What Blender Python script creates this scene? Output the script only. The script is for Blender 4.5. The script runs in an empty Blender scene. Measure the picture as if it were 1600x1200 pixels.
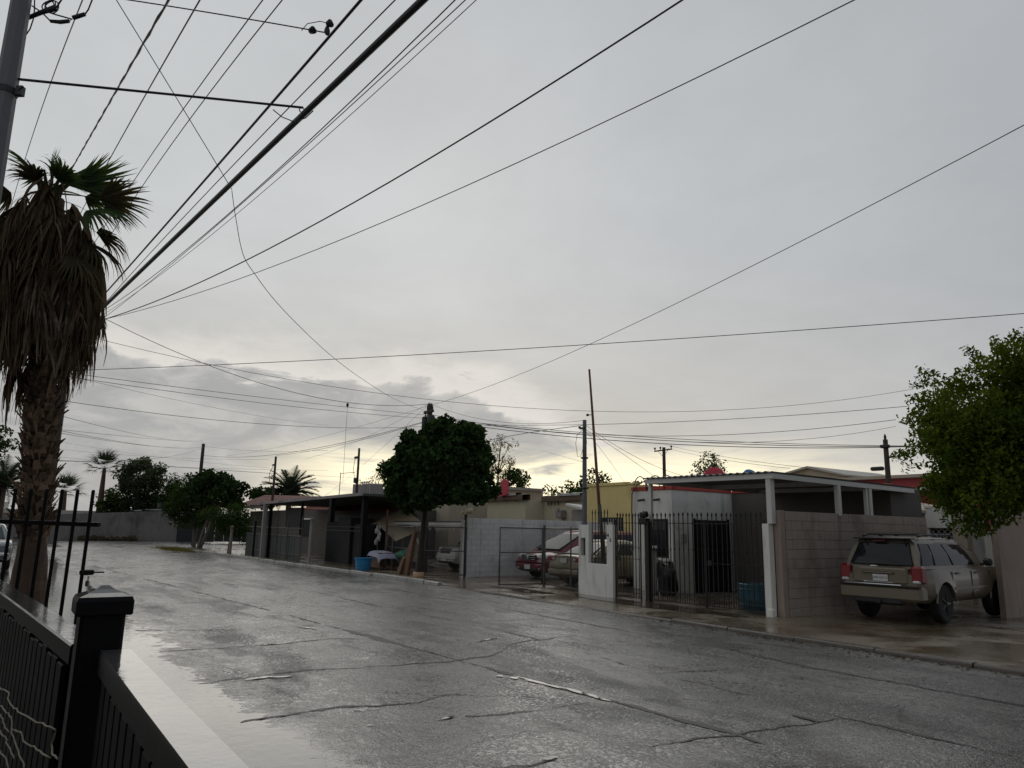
import bpy, bmesh, math, random
import numpy as np
from mathutils import Vector, Matrix, noise
R = math.radians
rnd = random.Random(7)
sc = bpy.context.scene
col = sc.collection

# ---------------------------------------------------------------- camera
CAM = Vector((0.0, 0.0, 1.75))
pit, rol, yaw = R(11.17), R(1.137), R(56.065)
F = Vector((-math.sin(yaw)*math.cos(pit), math.cos(yaw)*math.cos(pit), math.sin(pit)))
rt = Vector((math.cos(yaw), math.sin(yaw), 0)); up = rt.cross(F)
RT = math.cos(rol)*rt + math.sin(rol)*up; UP = -math.sin(rol)*rt + math.cos(rol)*up
cd = bpy.data.cameras.new('camera'); cam = bpy.data.objects.new('camera', cd); col.objects.link(cam)
cam.matrix_world = Matrix(((RT.x, UP.x, -F.x, CAM.x), (RT.y, UP.y, -F.y, CAM.y), (RT.z, UP.z, -F.z, CAM.z), (0, 0, 0, 1)))
cd.sensor_width = 36; cd.lens = 36*1150.7/1600; cd.clip_start = .05; cd.clip_end = 3000
sc.camera = cam

# ---------------------------------------------------------------- sky, sun, exposure
class NT:
    """tiny helper around a node tree"""
    def __init__(s, t): s.t = t; s.n = t.nodes; s.l = t.links
    def new(s, k, **kw):
        n = s.n.new(k)
        for a, b in kw.items(): setattr(n, a, b)
        return n
    def put(s, sock, v):
        if isinstance(v, (int, float)): sock.default_value = v
        elif isinstance(v, (tuple, list)): sock.default_value = (tuple(v) + (1,))[:len(sock.default_value)]
        else: s.l.new(v, sock)
    def m(s, op, a, b=0.0, c=0.0, clamp=False):
        n = s.new('ShaderNodeMath', operation=op, use_clamp=clamp)
        for i, v in enumerate((a, b, c)): s.put(n.inputs[i], v)
        return n.outputs[0]
    def mix(s, f, a, b, mode='MIX'):
        n = s.new('ShaderNodeMix', data_type='RGBA', blend_type=mode)
        s.put(n.inputs[0], f); s.put(n.inputs[6], a); s.put(n.inputs[7], b)
        return n.outputs[2]
    def ss(s, v, a, b):
        n = s.new('ShaderNodeMapRange', interpolation_type='SMOOTHSTEP')
        s.put(n.inputs[0], v); n.inputs[1].default_value = a; n.inputs[2].default_value = b
        return n.outputs[0]
    def noise(s, vec, scale, detail=4, rough=.55, dist=0, out=0):
        n = s.new('ShaderNodeTexNoise'); s.put(n.inputs['Vector'], vec)
        n.inputs['Scale'].default_value = scale; n.inputs['Detail'].default_value = detail
        n.inputs['Roughness'].default_value = rough; n.inputs['Distortion'].default_value = dist
        return n.outputs[out]
    def comb(s, x, y, z):
        n = s.new('ShaderNodeCombineXYZ')
        for i, v in enumerate((x, y, z)): s.put(n.inputs[i], v)
        return n.outputs[0]

w = bpy.data.worlds.new('World'); sc.world = w; w.use_nodes = True
T = NT(w.node_tree); T.n.clear()
gen = T.new('ShaderNodeTexCoord').outputs['Generated']
sx = T.new('ShaderNodeSeparateXYZ'); T.l.new(gen, sx.inputs[0]); dx, dy, dz = sx.outputs
SUN_AZ, SUN_EL = 150.0, 26.0          # azimuth from +X, where the sky is brightest
sky = T.new('ShaderNodeTexSky', sky_type='NISHITA', sun_disc=False)
sky.sun_elevation = R(SUN_EL); sky.sun_rotation = R(90-SUN_AZ)
zc = T.m('MAXIMUM', dz, 0.0)
inv = T.m('DIVIDE', 1.0, T.m('ADD', zc, .16))
pl = T.comb(T.m('MULTIPLY', dx, inv), T.m('MULTIPLY', dy, inv), 0.0)       # flat cloud deck seen in perspective
az = T.m('ARCTAN2', dy, T.m('MULTIPLY', dx, -1.0))                          # 0 at -X, grows towards +Y
az = T.m('MULTIPLY', az, 180/math.pi)
t = T.m('ADD', T.m('MULTIPLY', dx, -.996), T.m('MULTIPLY', dy, -.087))      # towards azimuth 185
base = T.mix(T.m('DIVIDE', T.m('ADD', t, .6), 1.5, clamp=True), (2.7, 2.95, 3.35), (6.1, 6.3, 6.35))
warm = T.m('MULTIPLY', T.m('SUBTRACT', 1.0, T.ss(dz, .02, .42)), T.ss(t, -.1, .8))
base = T.mix(T.m('MULTIPLY', warm, .9), base, (6.2, 5.75, 5.1))
n1 = T.noise(T.comb(T.m('ADD', T.m('MULTIPLY', dx, inv), 4.3), T.m('MULTIPLY', dy, inv), 1.7), .7, 6, .58, .8); n2 = T.noise(pl, 2.2, 6, .6, .3)
base = T.mix(1.0, base, T.comb(*[T.m('ADD', .70, T.m('ADD', T.m('MULTIPLY', n1, .32), T.m('MULTIPLY', n2, .20)))]*3), 'MULTIPLY')
# low grey bank with a ragged, brighter rim
sv = T.comb(T.m('MULTIPLY', az, .05), T.m('MULTIPLY', dz, 7.0), 0.0)
e1 = T.noise(sv, 1.1, 2, .5); e2 = T.noise(sv, 4.5, 6, .62, .5)
edge = T.m('ADD', .112, T.m('ADD', T.m('MULTIPLY', e1, .10), T.m('MULTIPLY', e2, .085)))
edge = T.m('SUBTRACT', edge, T.m('MULTIPLY', T.ss(az, 25, 52), .17))
d = T.m('SUBTRACT', edge, dz)
bank = T.ss(d, -.001, .016)
rim = T.m('MULTIPLY', T.ss(d, -.055, .004), T.m('SUBTRACT', 1.0, bank))
base = T.mix(T.m('MULTIPLY', rim, .7), base, (8.0, 7.6, 7.1))
bcol = T.mix(T.ss(T.noise(sv, 3.2, 6, .62, .8), .38, .70), (3.75, 3.76, 3.74), (5.3, 5.2, 4.98))
base = T.mix(T.m('MULTIPLY', bank, .95), base, bcol)
# torn gap of warm light just over the roofs
g1 = T.noise(T.comb(T.m('MULTIPLY', az, .055), T.m('MULTIPLY', dz, 22.0), 3.0), 1.6, 6, .6, .7)
gap = T.m('MULTIPLY', T.ss(az, 12, 24), T.m('SUBTRACT', 1.0, T.ss(az, 47, 66)))
gap = T.m('MULTIPLY', gap, T.m('SUBTRACT', 1.0, T.ss(T.m('ADD', dz, T.m('MULTIPLY', g1, .09)), .115, .165)))
base = T.mix(T.m('MULTIPLY', gap, T.ss(g1, .27, .47)), base, (12.5, 11.2, 7.8))
final = T.mix(.975, sky.outputs[0], base)
bg = T.new('ShaderNodeBackground'); T.l.new(final, bg.inputs[0]); bg.inputs[1].default_value = .10
T.l.new(bg.outputs[0], T.new('ShaderNodeOutputWorld').inputs[0])

sl = bpy.data.lights.new('sun', 'SUN'); sun = bpy.data.objects.new('sun', sl); col.objects.link(sun)
sl.energy = .5; sl.angle = R(60); sl.color = (1, .95, .86)
sd = Vector((math.cos(R(SUN_AZ))*math.cos(R(SUN_EL)), math.sin(R(SUN_AZ))*math.cos(R(SUN_EL)), math.sin(R(SUN_EL))))
sun.rotation_euler = sd.to_track_quat('Z', 'Y').to_euler()
vs = sc.view_settings
vs.view_transform = 'Standard'; vs.look = 'None'; vs.exposure = 0.0; vs.gamma = 1; vs.use_curve_mapping = False
sc.cycles.use_denoising = True; sc.cycles.max_bounces = 6; sc.cycles.transparent_max_bounces = 6

# ---------------------------------------------------------------- materials
MATS = {}
def mat(name, c, rough=.6, var=.2, scale=3, bump=0, bscale=60, metal=0, spec=.5, wet=None, wscale=1.2, rndv=0, coat=0, trans=0, island=0, stain=None, smin=.55, smax=.75, sscale=.7, streak=0):
    m = bpy.data.materials.new(name); m.use_nodes = True; N = NT(m.node_tree); N.n.clear()
    p = N.new('ShaderNodeBsdfPrincipled'); o = N.new('ShaderNodeOutputMaterial')
    pos = N.new('ShaderNodeNewGeometry').outputs['Position']
    c = np.array(c, float)
    a = N.noise(pos, scale, 5, .6)
    f = N.m('ADD', 1-var, N.m('MULTIPLY', a, 2*var))
    if rndv:
        oi = N.new('ShaderNodeObjectInfo').outputs['Random']
        f = N.m('MULTIPLY', f, N.m('ADD', 1-rndv, N.m('MULTIPLY', oi, 2*rndv)))
    if island:
        ri = N.new('ShaderNodeNewGeometry').outputs['Random Per Island']
        f = N.m('MULTIPLY', f, N.m('ADD', 1-island, N.m('MULTIPLY', ri, 2*island)))
    cc = N.mix(1.0, tuple(c), N.comb(f, f, f), 'MULTIPLY')
    if stain:
        cc = N.mix(N.ss(N.noise(pos, sscale, 6, .65, .4), smin, smax), cc, stain)
    if streak:      # runs of dirt and damp down a wall
        mp = N.new('ShaderNodeMapping'); N.l.new(pos, mp.inputs[0]); mp.inputs['Scale'].default_value = (5, 5, .35)
        cc = N.mix(N.m('MULTIPLY', N.m('MULTIPLY', N.ss(N.noise(mp.outputs[0], 1, 5, .65), .48, .68), N.ss(N.noise(pos, .9, 3, .5), .35, .65)), streak), cc, tuple(c*.45))
    N.put(p.inputs['Base Color'], cc)
    if wet is not None: N.put(p.inputs['Roughness'], N.m('ADD', wet, N.m('MULTIPLY', N.ss(N.noise(pos, wscale, 5, .6, .3), .38, .66), rough-wet)))
    else: p.inputs['Roughness'].default_value = rough
    p.inputs['Metallic'].default_value = metal; p.inputs['Specular IOR Level'].default_value = spec
    p.inputs['Coat Weight'].default_value = coat; p.inputs['Coat Roughness'].default_value = .06
    if bump:
        b = N.new('ShaderNodeBump'); b.inputs['Strength'].default_value = 1; b.inputs['Distance'].default_value = bump
        N.l.new(N.noise(pos, bscale, 4, .6), b.inputs['Height']); N.l.new(b.outputs[0], p.inputs['Normal'])
    out = p.outputs[0]
    if trans:
        tr = N.new('ShaderNodeBsdfTranslucent'); N.put(tr.inputs[0], N.mix(1.0, cc, (1.3, 1.4, .7), 'MULTIPLY'))
        mx = N.new('ShaderNodeMixShader'); mx.inputs[0].default_value = trans
        N.l.new(out, mx.inputs[1]); N.l.new(tr.outputs[0], mx.inputs[2]); out = mx.outputs[0]
    N.l.new(out, o.inputs[0]); MATS[name] = m
    return m

def asphalt():
    m = bpy.data.materials.new('wet_asphalt'); m.use_nodes = True; N = NT(m.node_tree); N.n.clear()
    p = N.new('ShaderNodeBsdfPrincipled'); o = N.new('ShaderNodeOutputMaterial')
    pos = N.new('ShaderNodeNewGeometry').outputs['Position']
    mp = N.new('ShaderNodeMapping'); N.l.new(pos, mp.inputs[0]); mp.inputs['Scale'].default_value = (.35, 1, 1)
    big = N.noise(mp.outputs[0], .55, 6, .62, .8); mid = N.noise(mp.outputs[0], 2.6, 6, .65, .5)
    v = N.new('ShaderNodeTexVoronoi'); N.l.new(pos, v.inputs['Vector']); v.inputs['Scale'].default_value = 62
    ag = v.outputs['Distance']; sp = N.noise(pos, 150, 2, .5)
    patch = N.ss(N.noise(mp.outputs[0], .42, 5, .6, 1.2), .50, .535)
    lump = N.ss(N.noise(mp.outputs[0], 1.1, 5, .6, .6), .36, .62)
    cc = N.mix(N.ss(mid, .3, .7), (.040, .040, .039), (.068, .066, .062))
    cc = N.mix(N.m('MULTIPLY', patch, .8), cc, (.032, .032, .031))
    cc = N.mix(N.m('MULTIPLY', N.ss(N.noise(pos, 52, 2, .6), .55, .62), .85), cc, (.30, .29, .27))  # pale specks here and below: aggregate, contrast raised to paint in wet glints
    cc = N.mix(N.m('MULTIPLY', N.ss(N.noise(pos, 40, 2, .6), .54, .61), .8), cc, (.008, .008, .008))
    vv = N.new('ShaderNodeTexVoronoi'); N.l.new(pos, vv.inputs['Vector']); vv.inputs['Scale'].default_value = 20
    cc = N.mix(N.m('MULTIPLY', N.ss(vv.outputs['Distance'], .22, .10), N.ss(N.noise(pos, 3.1, 3, .6), .44, .58)), cc, (.26, .25, .23))
    cc = N.mix(N.m('MULTIPLY', N.ss(big, .58, .74), .5), cc, (.105, .088, .066))
    # worn web of fine cracks, broken up by noise
    dn = N.new('ShaderNodeVectorMath', operation='MULTIPLY_ADD'); N.l.new(N.noise(pos, 1.8, 5, .65, 0, 1), dn.inputs[0]); dn.inputs[1].default_value = (.9, .9, 0); N.l.new(pos, dn.inputs[2])
    web = 0
    for sc_, wd, lo, hi in ((.55, .011, .40, .52), (1.5, .014, .50, .60)):
        ve = N.new('ShaderNodeTexVoronoi', feature='DISTANCE_TO_EDGE', voronoi_dimensions='2D'); N.l.new(dn.outputs[0], ve.inputs['Vector']); ve.inputs['Scale'].default_value = sc_
        ln = N.m('MULTIPLY', N.ss(ve.outputs['Distance'], wd*1.6, wd*.4), N.ss(N.noise(pos, 1.1 if sc_ < 1 else .6, 5, .6), lo, hi)); web = N.m('MAXIMUM', web, ln)
    cc = N.mix(N.m('MULTIPLY', web, .8), cc, (.012, .012, .011))
    N.put(p.inputs['Base Color'], cc)
    pit_ = N.m('MULTIPLY', N.ss(N.noise(pos, 26, 2, .6), .50, .60), N.ss(N.noise(pos, .9, 5, .65, .6), .34, .62))
    film = N.m('ADD', N.m('MULTIPLY', big, .5), N.m('ADD', N.m('MULTIPLY', mid, .4), N.m('MULTIPLY', patch, .07)))
    wetf = N.ss(film, .40, .60)
    sz = N.new('ShaderNodeSeparateXYZ'); N.l.new(pos, sz.inputs[0]); near = N.m('MULTIPLY', N.ss(sz.outputs[2], .014, -.003), N.ss(sz.outputs[1], 4.2, 3.2))
    wl = N.m('SUBTRACT', 1.0, N.m('MULTIPLY', near, .72))
    N.put(p.inputs['Roughness'], N.m('MULTIPLY', N.m('MULTIPLY', wl, N.m('ADD', .22, N.m('MULTIPLY', wetf, .30))), N.m('SUBTRACT', 1.0, N.m('MULTIPLY', pit_, .78))))
    p.inputs['Specular IOR Level'].default_value = .62
    h = N.m('ADD', N.m('ADD', N.m('SUBTRACT', N.m('MULTIPLY', patch, .5), N.m('MULTIPLY', web, .8)), N.m('MULTIPLY', ag, .5)), N.m('ADD', N.m('MULTIPLY', N.noise(pos, 24, 3, .7), 1.3), N.m('MULTIPLY', N.noise(pos, 7, 4, .6), 1.0)))
    b = N.new('ShaderNodeBump'); b.inputs['Distance'].default_value = .03
    N.put(b.inputs['Strength'], N.m('MULTIPLY', N.m('MULTIPLY', wl, N.m('ADD', .25, N.m('MULTIPLY', N.m('MULTIPLY', wetf, lump), .75))), N.m('SUBTRACT', 1.0, N.m('MULTIPLY', pit_, .85))))
    N.l.new(h, b.inputs['Height']); N.l.new(b.outputs[0], p.inputs['Normal'])
    N.l.new(p.outputs[0], o.inputs[0]); return m

def water(name, c, bump=.002, rough=.03):
    m = bpy.data.materials.new(name); m.use_nodes = True; N = NT(m.node_tree); N.n.clear()
    p = N.new('ShaderNodeBsdfPrincipled'); o = N.new('ShaderNodeOutputMaterial')
    pos = N.new('ShaderNodeNewGeometry').outputs['Position']
    N.put(p.inputs['Base Color'], N.mix(N.noise(pos, .8, 4), tuple(np.array(c)*.8), tuple(np.array(c)*1.2)))
    p.inputs['Roughness'].default_value = rough; p.inputs['IOR'].default_value = 1.33; p.inputs['Specular IOR Level'].default_value = .9
    b = N.new('ShaderNodeBump'); b.inputs['Distance'].default_value = bump; b.inputs['Strength'].default_value = 1
    N.l.new(N.noise(pos, 9, 3, .5, .6), b.inputs['Height']); N.l.new(b.outputs[0], p.inputs['Normal'])
    N.l.new(p.outputs[0], o.inputs[0]); return m

def leafmat(name, c1, c2, trans=.3, rough=.45):
    m = bpy.data.materials.new(name); m.use_nodes = True; N = NT(m.node_tree); N.n.clear()
    p = N.new('ShaderNodeBsdfPrincipled'); o = N.new('ShaderNodeOutputMaterial'); g = N.new('ShaderNodeNewGeometry')
    f = N.m('ADD', N.m('MULTIPLY', g.outputs['Random Per Island'], .55), N.m('MULTIPLY', N.ss(N.noise(g.outputs['Position'], 1.7, 3), .35, .65), .45))
    cc = N.mix(f, c1, c2); N.put(p.inputs['Base Color'], cc); p.inputs['Roughness'].default_value = rough; p.inputs['Specular IOR Level'].default_value = 0
    tr = N.new('ShaderNodeBsdfTranslucent'); N.put(tr.inputs[0], N.mix(1.0, cc, (1.5, 1.5, .6), 'MULTIPLY'))
    mx = N.new('ShaderNodeMixShader'); mx.inputs[0].default_value = trans
    N.l.new(p.outputs[0], mx.inputs[1]); N.l.new(tr.outputs[0], mx.inputs[2]); N.l.new(mx.outputs[0], o.inputs[0]); return m

ASPH = asphalt(); PUDDLE = water('puddle_water', (.18, .168, .15)); MUDDY = water('muddy_water', (.085, .066, .047), .0015, .05)
CONC = mat('wet_concrete', (.20, .175, .145), .5, .25, 2, .004, 50, wet=.12, stain=(.10, .075, .05), smin=.48, smax=.66)
SLAB = mat('wet_sidewalk', (.20, .16, .115), .42, .25, 2, .003, 40, wet=.07, wscale=.8, stain=(.13, .09, .05), smin=.45, smax=.65)
KERB = mat('kerb_concrete', (.33, .32, .30), .55, .25, 4, .006, 30, wet=.25, stain=(.14, .12, .10), smin=.5, smax=.7, sscale=2)
DIRT = mat('wet_earth', (.12, .095, .07), .7, .35, 2, .02, 25, wet=.25)
WHITE = mat('white_plaster', (.74, .73, .68), .75, .08, 2, .002, 60, stain=(.50, .46, .39), smin=.54, smax=.75, sscale=1.3, streak=.55)
WHITE2 = mat('white_paint_metal', (.58, .57, .54), .45, .1, 3, stain=(.36, .30, .24), smin=.6, smax=.75, sscale=3)
WBLOCK = mat('white_block', (.64, .64, .62), .8, .12, 6, .004, 80, rndv=.05, stain=(.44, .43, .41), smin=.50, smax=.70, streak=.5)
WMORT = mat('white_mortar', (.36, .355, .35), .9, .15, 8)
BBLOCK = mat('brown_block', (.34, .285, .245), .8, .14, 5, .004, 70, rndv=.05, stain=(.22, .185, .155), smin=.50, smax=.70, streak=.6)
BMORT = mat('brown_mortar', (.19, .155, .135), .9, .15, 8)
PINK = mat('pinkish_plaster', (.33, .26, .215), .85, .1, 3, .003, 60, stain=(.24, .19, .155), smin=.5, smax=.8, streak=.55)
CREAM = mat('cream_plaster', (.58, .52, .38), .85, .08, 2, .002, 50, stain=(.42, .37, .27), smin=.58, smax=.75, streak=.6)
YELLOW = mat('yellow_plaster', (.72, .58, .25), .85, .1, 2, .002, 50, stain=(.58, .44, .17), smin=.55, smax=.72, streak=.55)
REDW = mat('red_plaster', (.33, .055, .06), .8, .12, 2)
TAN = mat('tan_plaster', (.42, .36, .28), .85, .12, 2, .002, 50)
GREYW = mat('grey_plaster', (.30, .28, .265), .85, .18, 2, .003, 40, stain=(.18, .17, .16), smin=.5, smax=.7)
FARW = mat('far_wall_plaster', (.21, .19, .175), .85, .2, .8, .004, 30, stain=(.12, .11, .10), smin=.48, smax=.68, sscale=.5, streak=.7)
BROWN = mat('brown_roof_edge', (.13, .085, .06), .8, .2, 4)
REDTRIM = mat('red_trim', (.45, .06, .04), .6, .15, 3)
TILE = mat('red_roof_tile', (.20, .055, .038), .5, .2, 6, wet=.2, island=.2)
CORR = mat('corrugated_metal', (.20, .205, .21), .35, .15, 3, metal=.3, stain=(.20, .17, .14), smin=.55, smax=.72)
BLACK = mat('black_metal', (.0055, .0055, .006), .55, .3, 6, .001, 40, spec=.14, stain=(.013, .008, .006), smin=.58, smax=.68, sscale=7)
BLACKWET = mat('black_wet_rail', (.07, .07, .072), .10, .25, 4, .0018, 16, spec=.9, coat=.3)
BLACKSLAT = mat('black_slat', (.0045, .0045, .005), .6, .5, 10, rndv=.5, spec=.1, stain=(.014, .014, .014), smin=.55, smax=.7, sscale=5)
IRON = mat('rusty_iron', (.016, .012, .010), .6, .4, 12, rndv=.2)
GALV = mat('galvanised_tube', (.11, .105, .10), .45, .25, 8, metal=.4, stain=(.09, .05, .03), smin=.55, smax=.7, sscale=4)
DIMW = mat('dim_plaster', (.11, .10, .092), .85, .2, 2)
MESHW = mat('galvanised_wire', (.10, .10, .10), .5, .2, 5, metal=.4)
RUST = mat('rusted_pole', (.10, .035, .022), .7, .3, 6)
WOODP = mat('dark_pole_wood', (.055, .042, .033), .8, .25, 6, .004, 40)
CPOLE = mat('concrete_pole', (.13, .135, .14), .7, .15, 5, .002, 40)
RUBBER = mat('black_cable', (.008, .008, .010), .5, .2, 10)
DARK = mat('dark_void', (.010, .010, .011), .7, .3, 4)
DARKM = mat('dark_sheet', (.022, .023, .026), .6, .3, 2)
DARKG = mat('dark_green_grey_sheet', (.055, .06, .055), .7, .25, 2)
GLASS = mat('dark_glass', (.012, .014, .017), .05, .1, 2, spec=.3)
WINDSH = mat('windscreen_glass', (.022, .045, .045), .05, .2, 2, spec=.08)
TYRE = mat('tyre_rubber', (.012, .012, .012), .75, .3, 20, .003, 60)
RIM = mat('grey_alloy', (.03, .03, .032), .4, .2, 6, metal=.6)
CHROME = mat('chrome', (.55, .55, .56), .2, .1, 6, metal=.9)
BLKPL = mat('black_plastic', (.014, .014, .015), .5, .2, 10)
REDL = mat('red_lens', (.22, .006, .010), .15, .15, 8, spec=.6)
CLEARL = mat('clear_lens', (.62, .64, .66), .1, .15, 10, spec=.7)
PLATE = mat('white_plate', (.62, .62, .60), .4, .1, 8)
INK = mat('black_lettering', (.012, .012, .012), .5, .1, 8)
P_GOLD = mat('gold_beige_paint', (.155, .128, .09), .36, .10, 2, metal=.25, coat=.4, stain=(.10, .08, .055), smin=.5, smax=.8, sscale=2.5)
P_RED = mat('dark_red_paint', (.17, .012, .016), .3, .05, 2, metal=.1, coat=.7)
P_TAN = mat('tan_paint', (.19, .165, .10), .32, .05, 2, metal=.35, coat=.6)
P_WHITE = mat('white_car_paint', (.60, .58, .54), .3, .04, 2, coat=.6)
P_GREY = mat('grey_car_paint', (.10, .11, .12), .3, .05, 2, metal=.3, coat=.6)
BLUE = mat('blue_plastic', (.02, .20, .42), .35, .1, 3)
TEAL = mat('teal_plastic', (.012, .075, .105), .4, .15, 3)
WOOD = mat('brown_wood', (.13, .065, .036), .6, .3, 6)
TIMBER = mat('pale_timber', (.36, .27, .17), .7, .2, 6)
TARP = mat('beige_tarpaulin', (.42, .34, .22), .7, .1, 1.5, .01, 6)
LAV = mat('lavender_cloth', (.30, .30, .38), .8, .1, 4)
GREENC = mat('green_cloth', (.02, .12, .07), .8, .2, 4)
REDC = mat('red_plastic', (.50, .03, .06), .5, .1, 2)
SKYB = mat('sky_blue_plastic', (.06, .22, .42), .5, .1, 2)
BARK = mat('dark_bark', (.035, .028, .022), .85, .35, 9, .01, 30)
BARK2 = mat('grey_bark', (.13, .11, .09), .85, .3, 9, .01, 30)
PALMB = mat('palm_trunk_bark', (.085, .055, .036), .9, .4, 9, .012, 22)
BOOT = mat('palm_leaf_base', (.135, .092, .062), .9, .4, 14, .006, 40, rndv=.6, spec=.1, stain=(.05, .04, .032), smin=.5, smax=.65, sscale=6)
DEADF = mat('dead_palm_frond', (.115, .082, .055), .85, .45, 5, island=.65, trans=.12, spec=0, stain=(.17, .145, .11), smin=.52, smax=.7, sscale=3)
GREENF = leafmat('green_palm_frond', (.035, .065, .035), (.075, .115, .045), .3)
FARPALM = leafmat('far_palm_frond', (.028, .040, .030), (.055, .070, .048), .25)
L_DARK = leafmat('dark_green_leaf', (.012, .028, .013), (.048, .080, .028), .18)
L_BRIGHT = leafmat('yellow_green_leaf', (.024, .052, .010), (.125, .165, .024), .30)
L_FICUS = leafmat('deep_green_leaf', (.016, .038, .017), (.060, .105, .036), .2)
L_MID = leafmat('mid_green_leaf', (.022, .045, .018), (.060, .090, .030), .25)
L_GREY = leafmat('grey_green_leaf', (.045, .065, .040), (.095, .115, .070), .3)
L_DRY = leafmat('dry_brown_leaf', (.06, .048, .032), (.11, .09, .055), .3)
GRASS = leafmat('yellowing_grass', (.10, .09, .03), (.20, .16, .06), .3)
RAG = mat('pale_litter', (.45, .44, .42), .7, .15, 6)
ORANGE = mat('orange_whitewash', (.50, .34, .20), .8, .4, 10)

# ---------------------------------------------------------------- mesh helpers
def tag(o, label=None, cat=None, group=None, kind=None):
    if label: o['label'] = label
    if cat: o['category'] = cat
    if group: o['group'] = group
    if kind: o['kind'] = kind
    return o
def empty(name, loc=(0, 0, 0), rz=0, label=None, cat=None, group=None, kind=None):
    o = bpy.data.objects.new(name, None); col.objects.link(o); o.empty_display_size = .1
    o.location = loc; o.rotation_euler = (0, 0, rz)
    return tag(o, label, cat, group, kind)
def rootloc(o):
    while o.parent: o = o.parent
    return o
def outward(me):
    """closed shells get their faces turned outwards"""
    bm = bmesh.new(); bm.from_mesh(me)
    if len(bm.faces) > 3 and sum(len(e.link_faces) != 2 for e in bm.edges) < .15*len(bm.edges): bmesh.ops.recalc_face_normals(bm, faces=bm.faces); bm.to_mesh(me)
    bm.free()
class MB:
    def __init__(s): s.v = []; s.f = []; s.mi = []
    def add(s, vs, fs, mi=0):
        b = len(s.v); s.v += [tuple(p) for p in vs]; s.f += [tuple(i+b for i in f) for f in fs]; s.mi += [mi]*len(fs); return s
    def box(s, c, d, rz=0, mi=0, top=1.0):
        x, y, z = d[0]/2, d[1]/2, d[2]/2; ca, sa = math.cos(rz), math.sin(rz); vs = []
        for k, q in ((-1, 1), (1, top)):
            for a, b in ((-1, -1), (1, -1), (1, 1), (-1, 1)):
                px, py = a*x*q, b*y*q; vs.append((c[0]+px*ca-py*sa, c[1]+px*sa+py*ca, c[2]+k*z))
        return s.add(vs, [(3, 2, 1, 0), (4, 5, 6, 7), (0, 1, 5, 4), (1, 2, 6, 5), (2, 3, 7, 6), (3, 0, 4, 7)], mi)
    def rbox(s, c, d, b=.02, rz=0, mi=0):
        """box with all edges cut"""
        x, y, z = d[0]/2, d[1]/2, d[2]/2; b = min(b, x*.9, y*.9, z*.9); ca, sa = math.cos(rz), math.sin(rz); vs = []
        for zz, k in ((-z, b), (-z+b, 0), (z-b, 0), (z, b)):
            X, Y = x-k, y-k
            for px, py in ((-X+b, -Y), (X-b, -Y), (X, -Y+b), (X, Y-b), (X-b, Y), (-X+b, Y), (-X, Y-b), (-X, -Y+b)):
                vs.append((c[0]+px*ca-py*sa, c[1]+px*sa+py*ca, c[2]+zz))
        fs = [tuple(range(7, -1, -1)), tuple(range(24, 32))]
        for r in range(3):
            for i in range(8): j = (i+1) % 8; fs.append((r*8+i, r*8+j, r*8+8+j, r*8+8+i))
        return s.add(vs, fs, mi)
    def tube(s, pts, r, n=8, mi=0, cap=True):
        pts = [Vector(p) for p in pts]; rs = r if isinstance(r, (list, tuple)) else [r]*len(pts); vs = []; pu = None
        for i, p in enumerate(pts):
            t = (pts[min(i+1, len(pts)-1)]-pts[max(i-1, 0)]).normalized()
            if pu is None: u = t.orthogonal().normalized()
            else: u = (pu-t*pu.dot(t)).normalized()
            pu = u; v = t.cross(u)
            for k in range(n):
                a = 2*math.pi*k/n; vs.append(p+(u*math.cos(a)+v*math.sin(a))*rs[i])
        fs = [(i*n+k, i*n+(k+1) % n, (i+1)*n+(k+1) % n, (i+1)*n+k) for i in range(len(pts)-1) for k in range(n)]
        if cap: fs += [tuple(range(n-1, -1, -1)), tuple(range((len(pts)-1)*n, len(pts)*n))]
        return s.add(vs, fs, mi)
    def lathe(s, prof, c=(0, 0, 0), n=16, axis='z', mi=0, sx=1, sy=1):
        vs = []
        for r, z in prof:
            for k in range(n):
                a = 2*math.pi*k/n; x, y = r*math.cos(a)*sx, r*math.sin(a)*sy
                vs.append({'z': (c[0]+x, c[1]+y, c[2]+z), 'x': (c[0]+z, c[1]+x, c[2]+y), 'y': (c[0]+x, c[1]+z, c[2]+y)}[axis])
        m = len(prof)
        fs = [(i*n+k, i*n+(k+1) % n, (i+1)*n+(k+1) % n, (i+1)*n+k) for i in range(m-1) for k in range(n)]
        fs += [tuple(range(n-1, -1, -1)), tuple(range((m-1)*n, m*n))]
        return s.add(vs, fs, mi)
    def poly(s, pts, d, mi=0):
        """flat polygon pushed along d: a plate with thickness"""
        n = len(pts); d = Vector(d); vs = [Vector(p) for p in pts]+[Vector(p)+d for p in pts]
        fs = [tuple(range(n-1, -1, -1)), tuple(range(n, 2*n))]+[(i, (i+1) % n, n+(i+1) % n, n+i) for i in range(n)]
        return s.add(vs, fs, mi)
    def blob(s, c, d, seed=0, n=8, m=6, amp=.18, mi=0, squash=0):
        vs = []; c = Vector(c)
        for i in range(m+1):
            th = math.pi*i/m
            for k in range(n):
                ph = 2*math.pi*k/n; u = Vector((math.sin(th)*math.cos(ph), math.sin(th)*math.sin(ph), math.cos(th)))
                q = 1+amp*noise.noise(u*1.6+Vector((seed*7.3, seed, 0))); z = u.z*q
                if squash and z < 0: z *= squash
                vs.append((c.x+u.x*q*d[0]/2, c.y+u.y*q*d[1]/2, c.z+z*d[2]/2))
        fs = [(i*n+k, (i+1)*n+k, (i+1)*n+(k+1) % n, i*n+(k+1) % n) for i in range(m) for k in range(n)]
        return s.add(vs, fs, mi)
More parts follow.
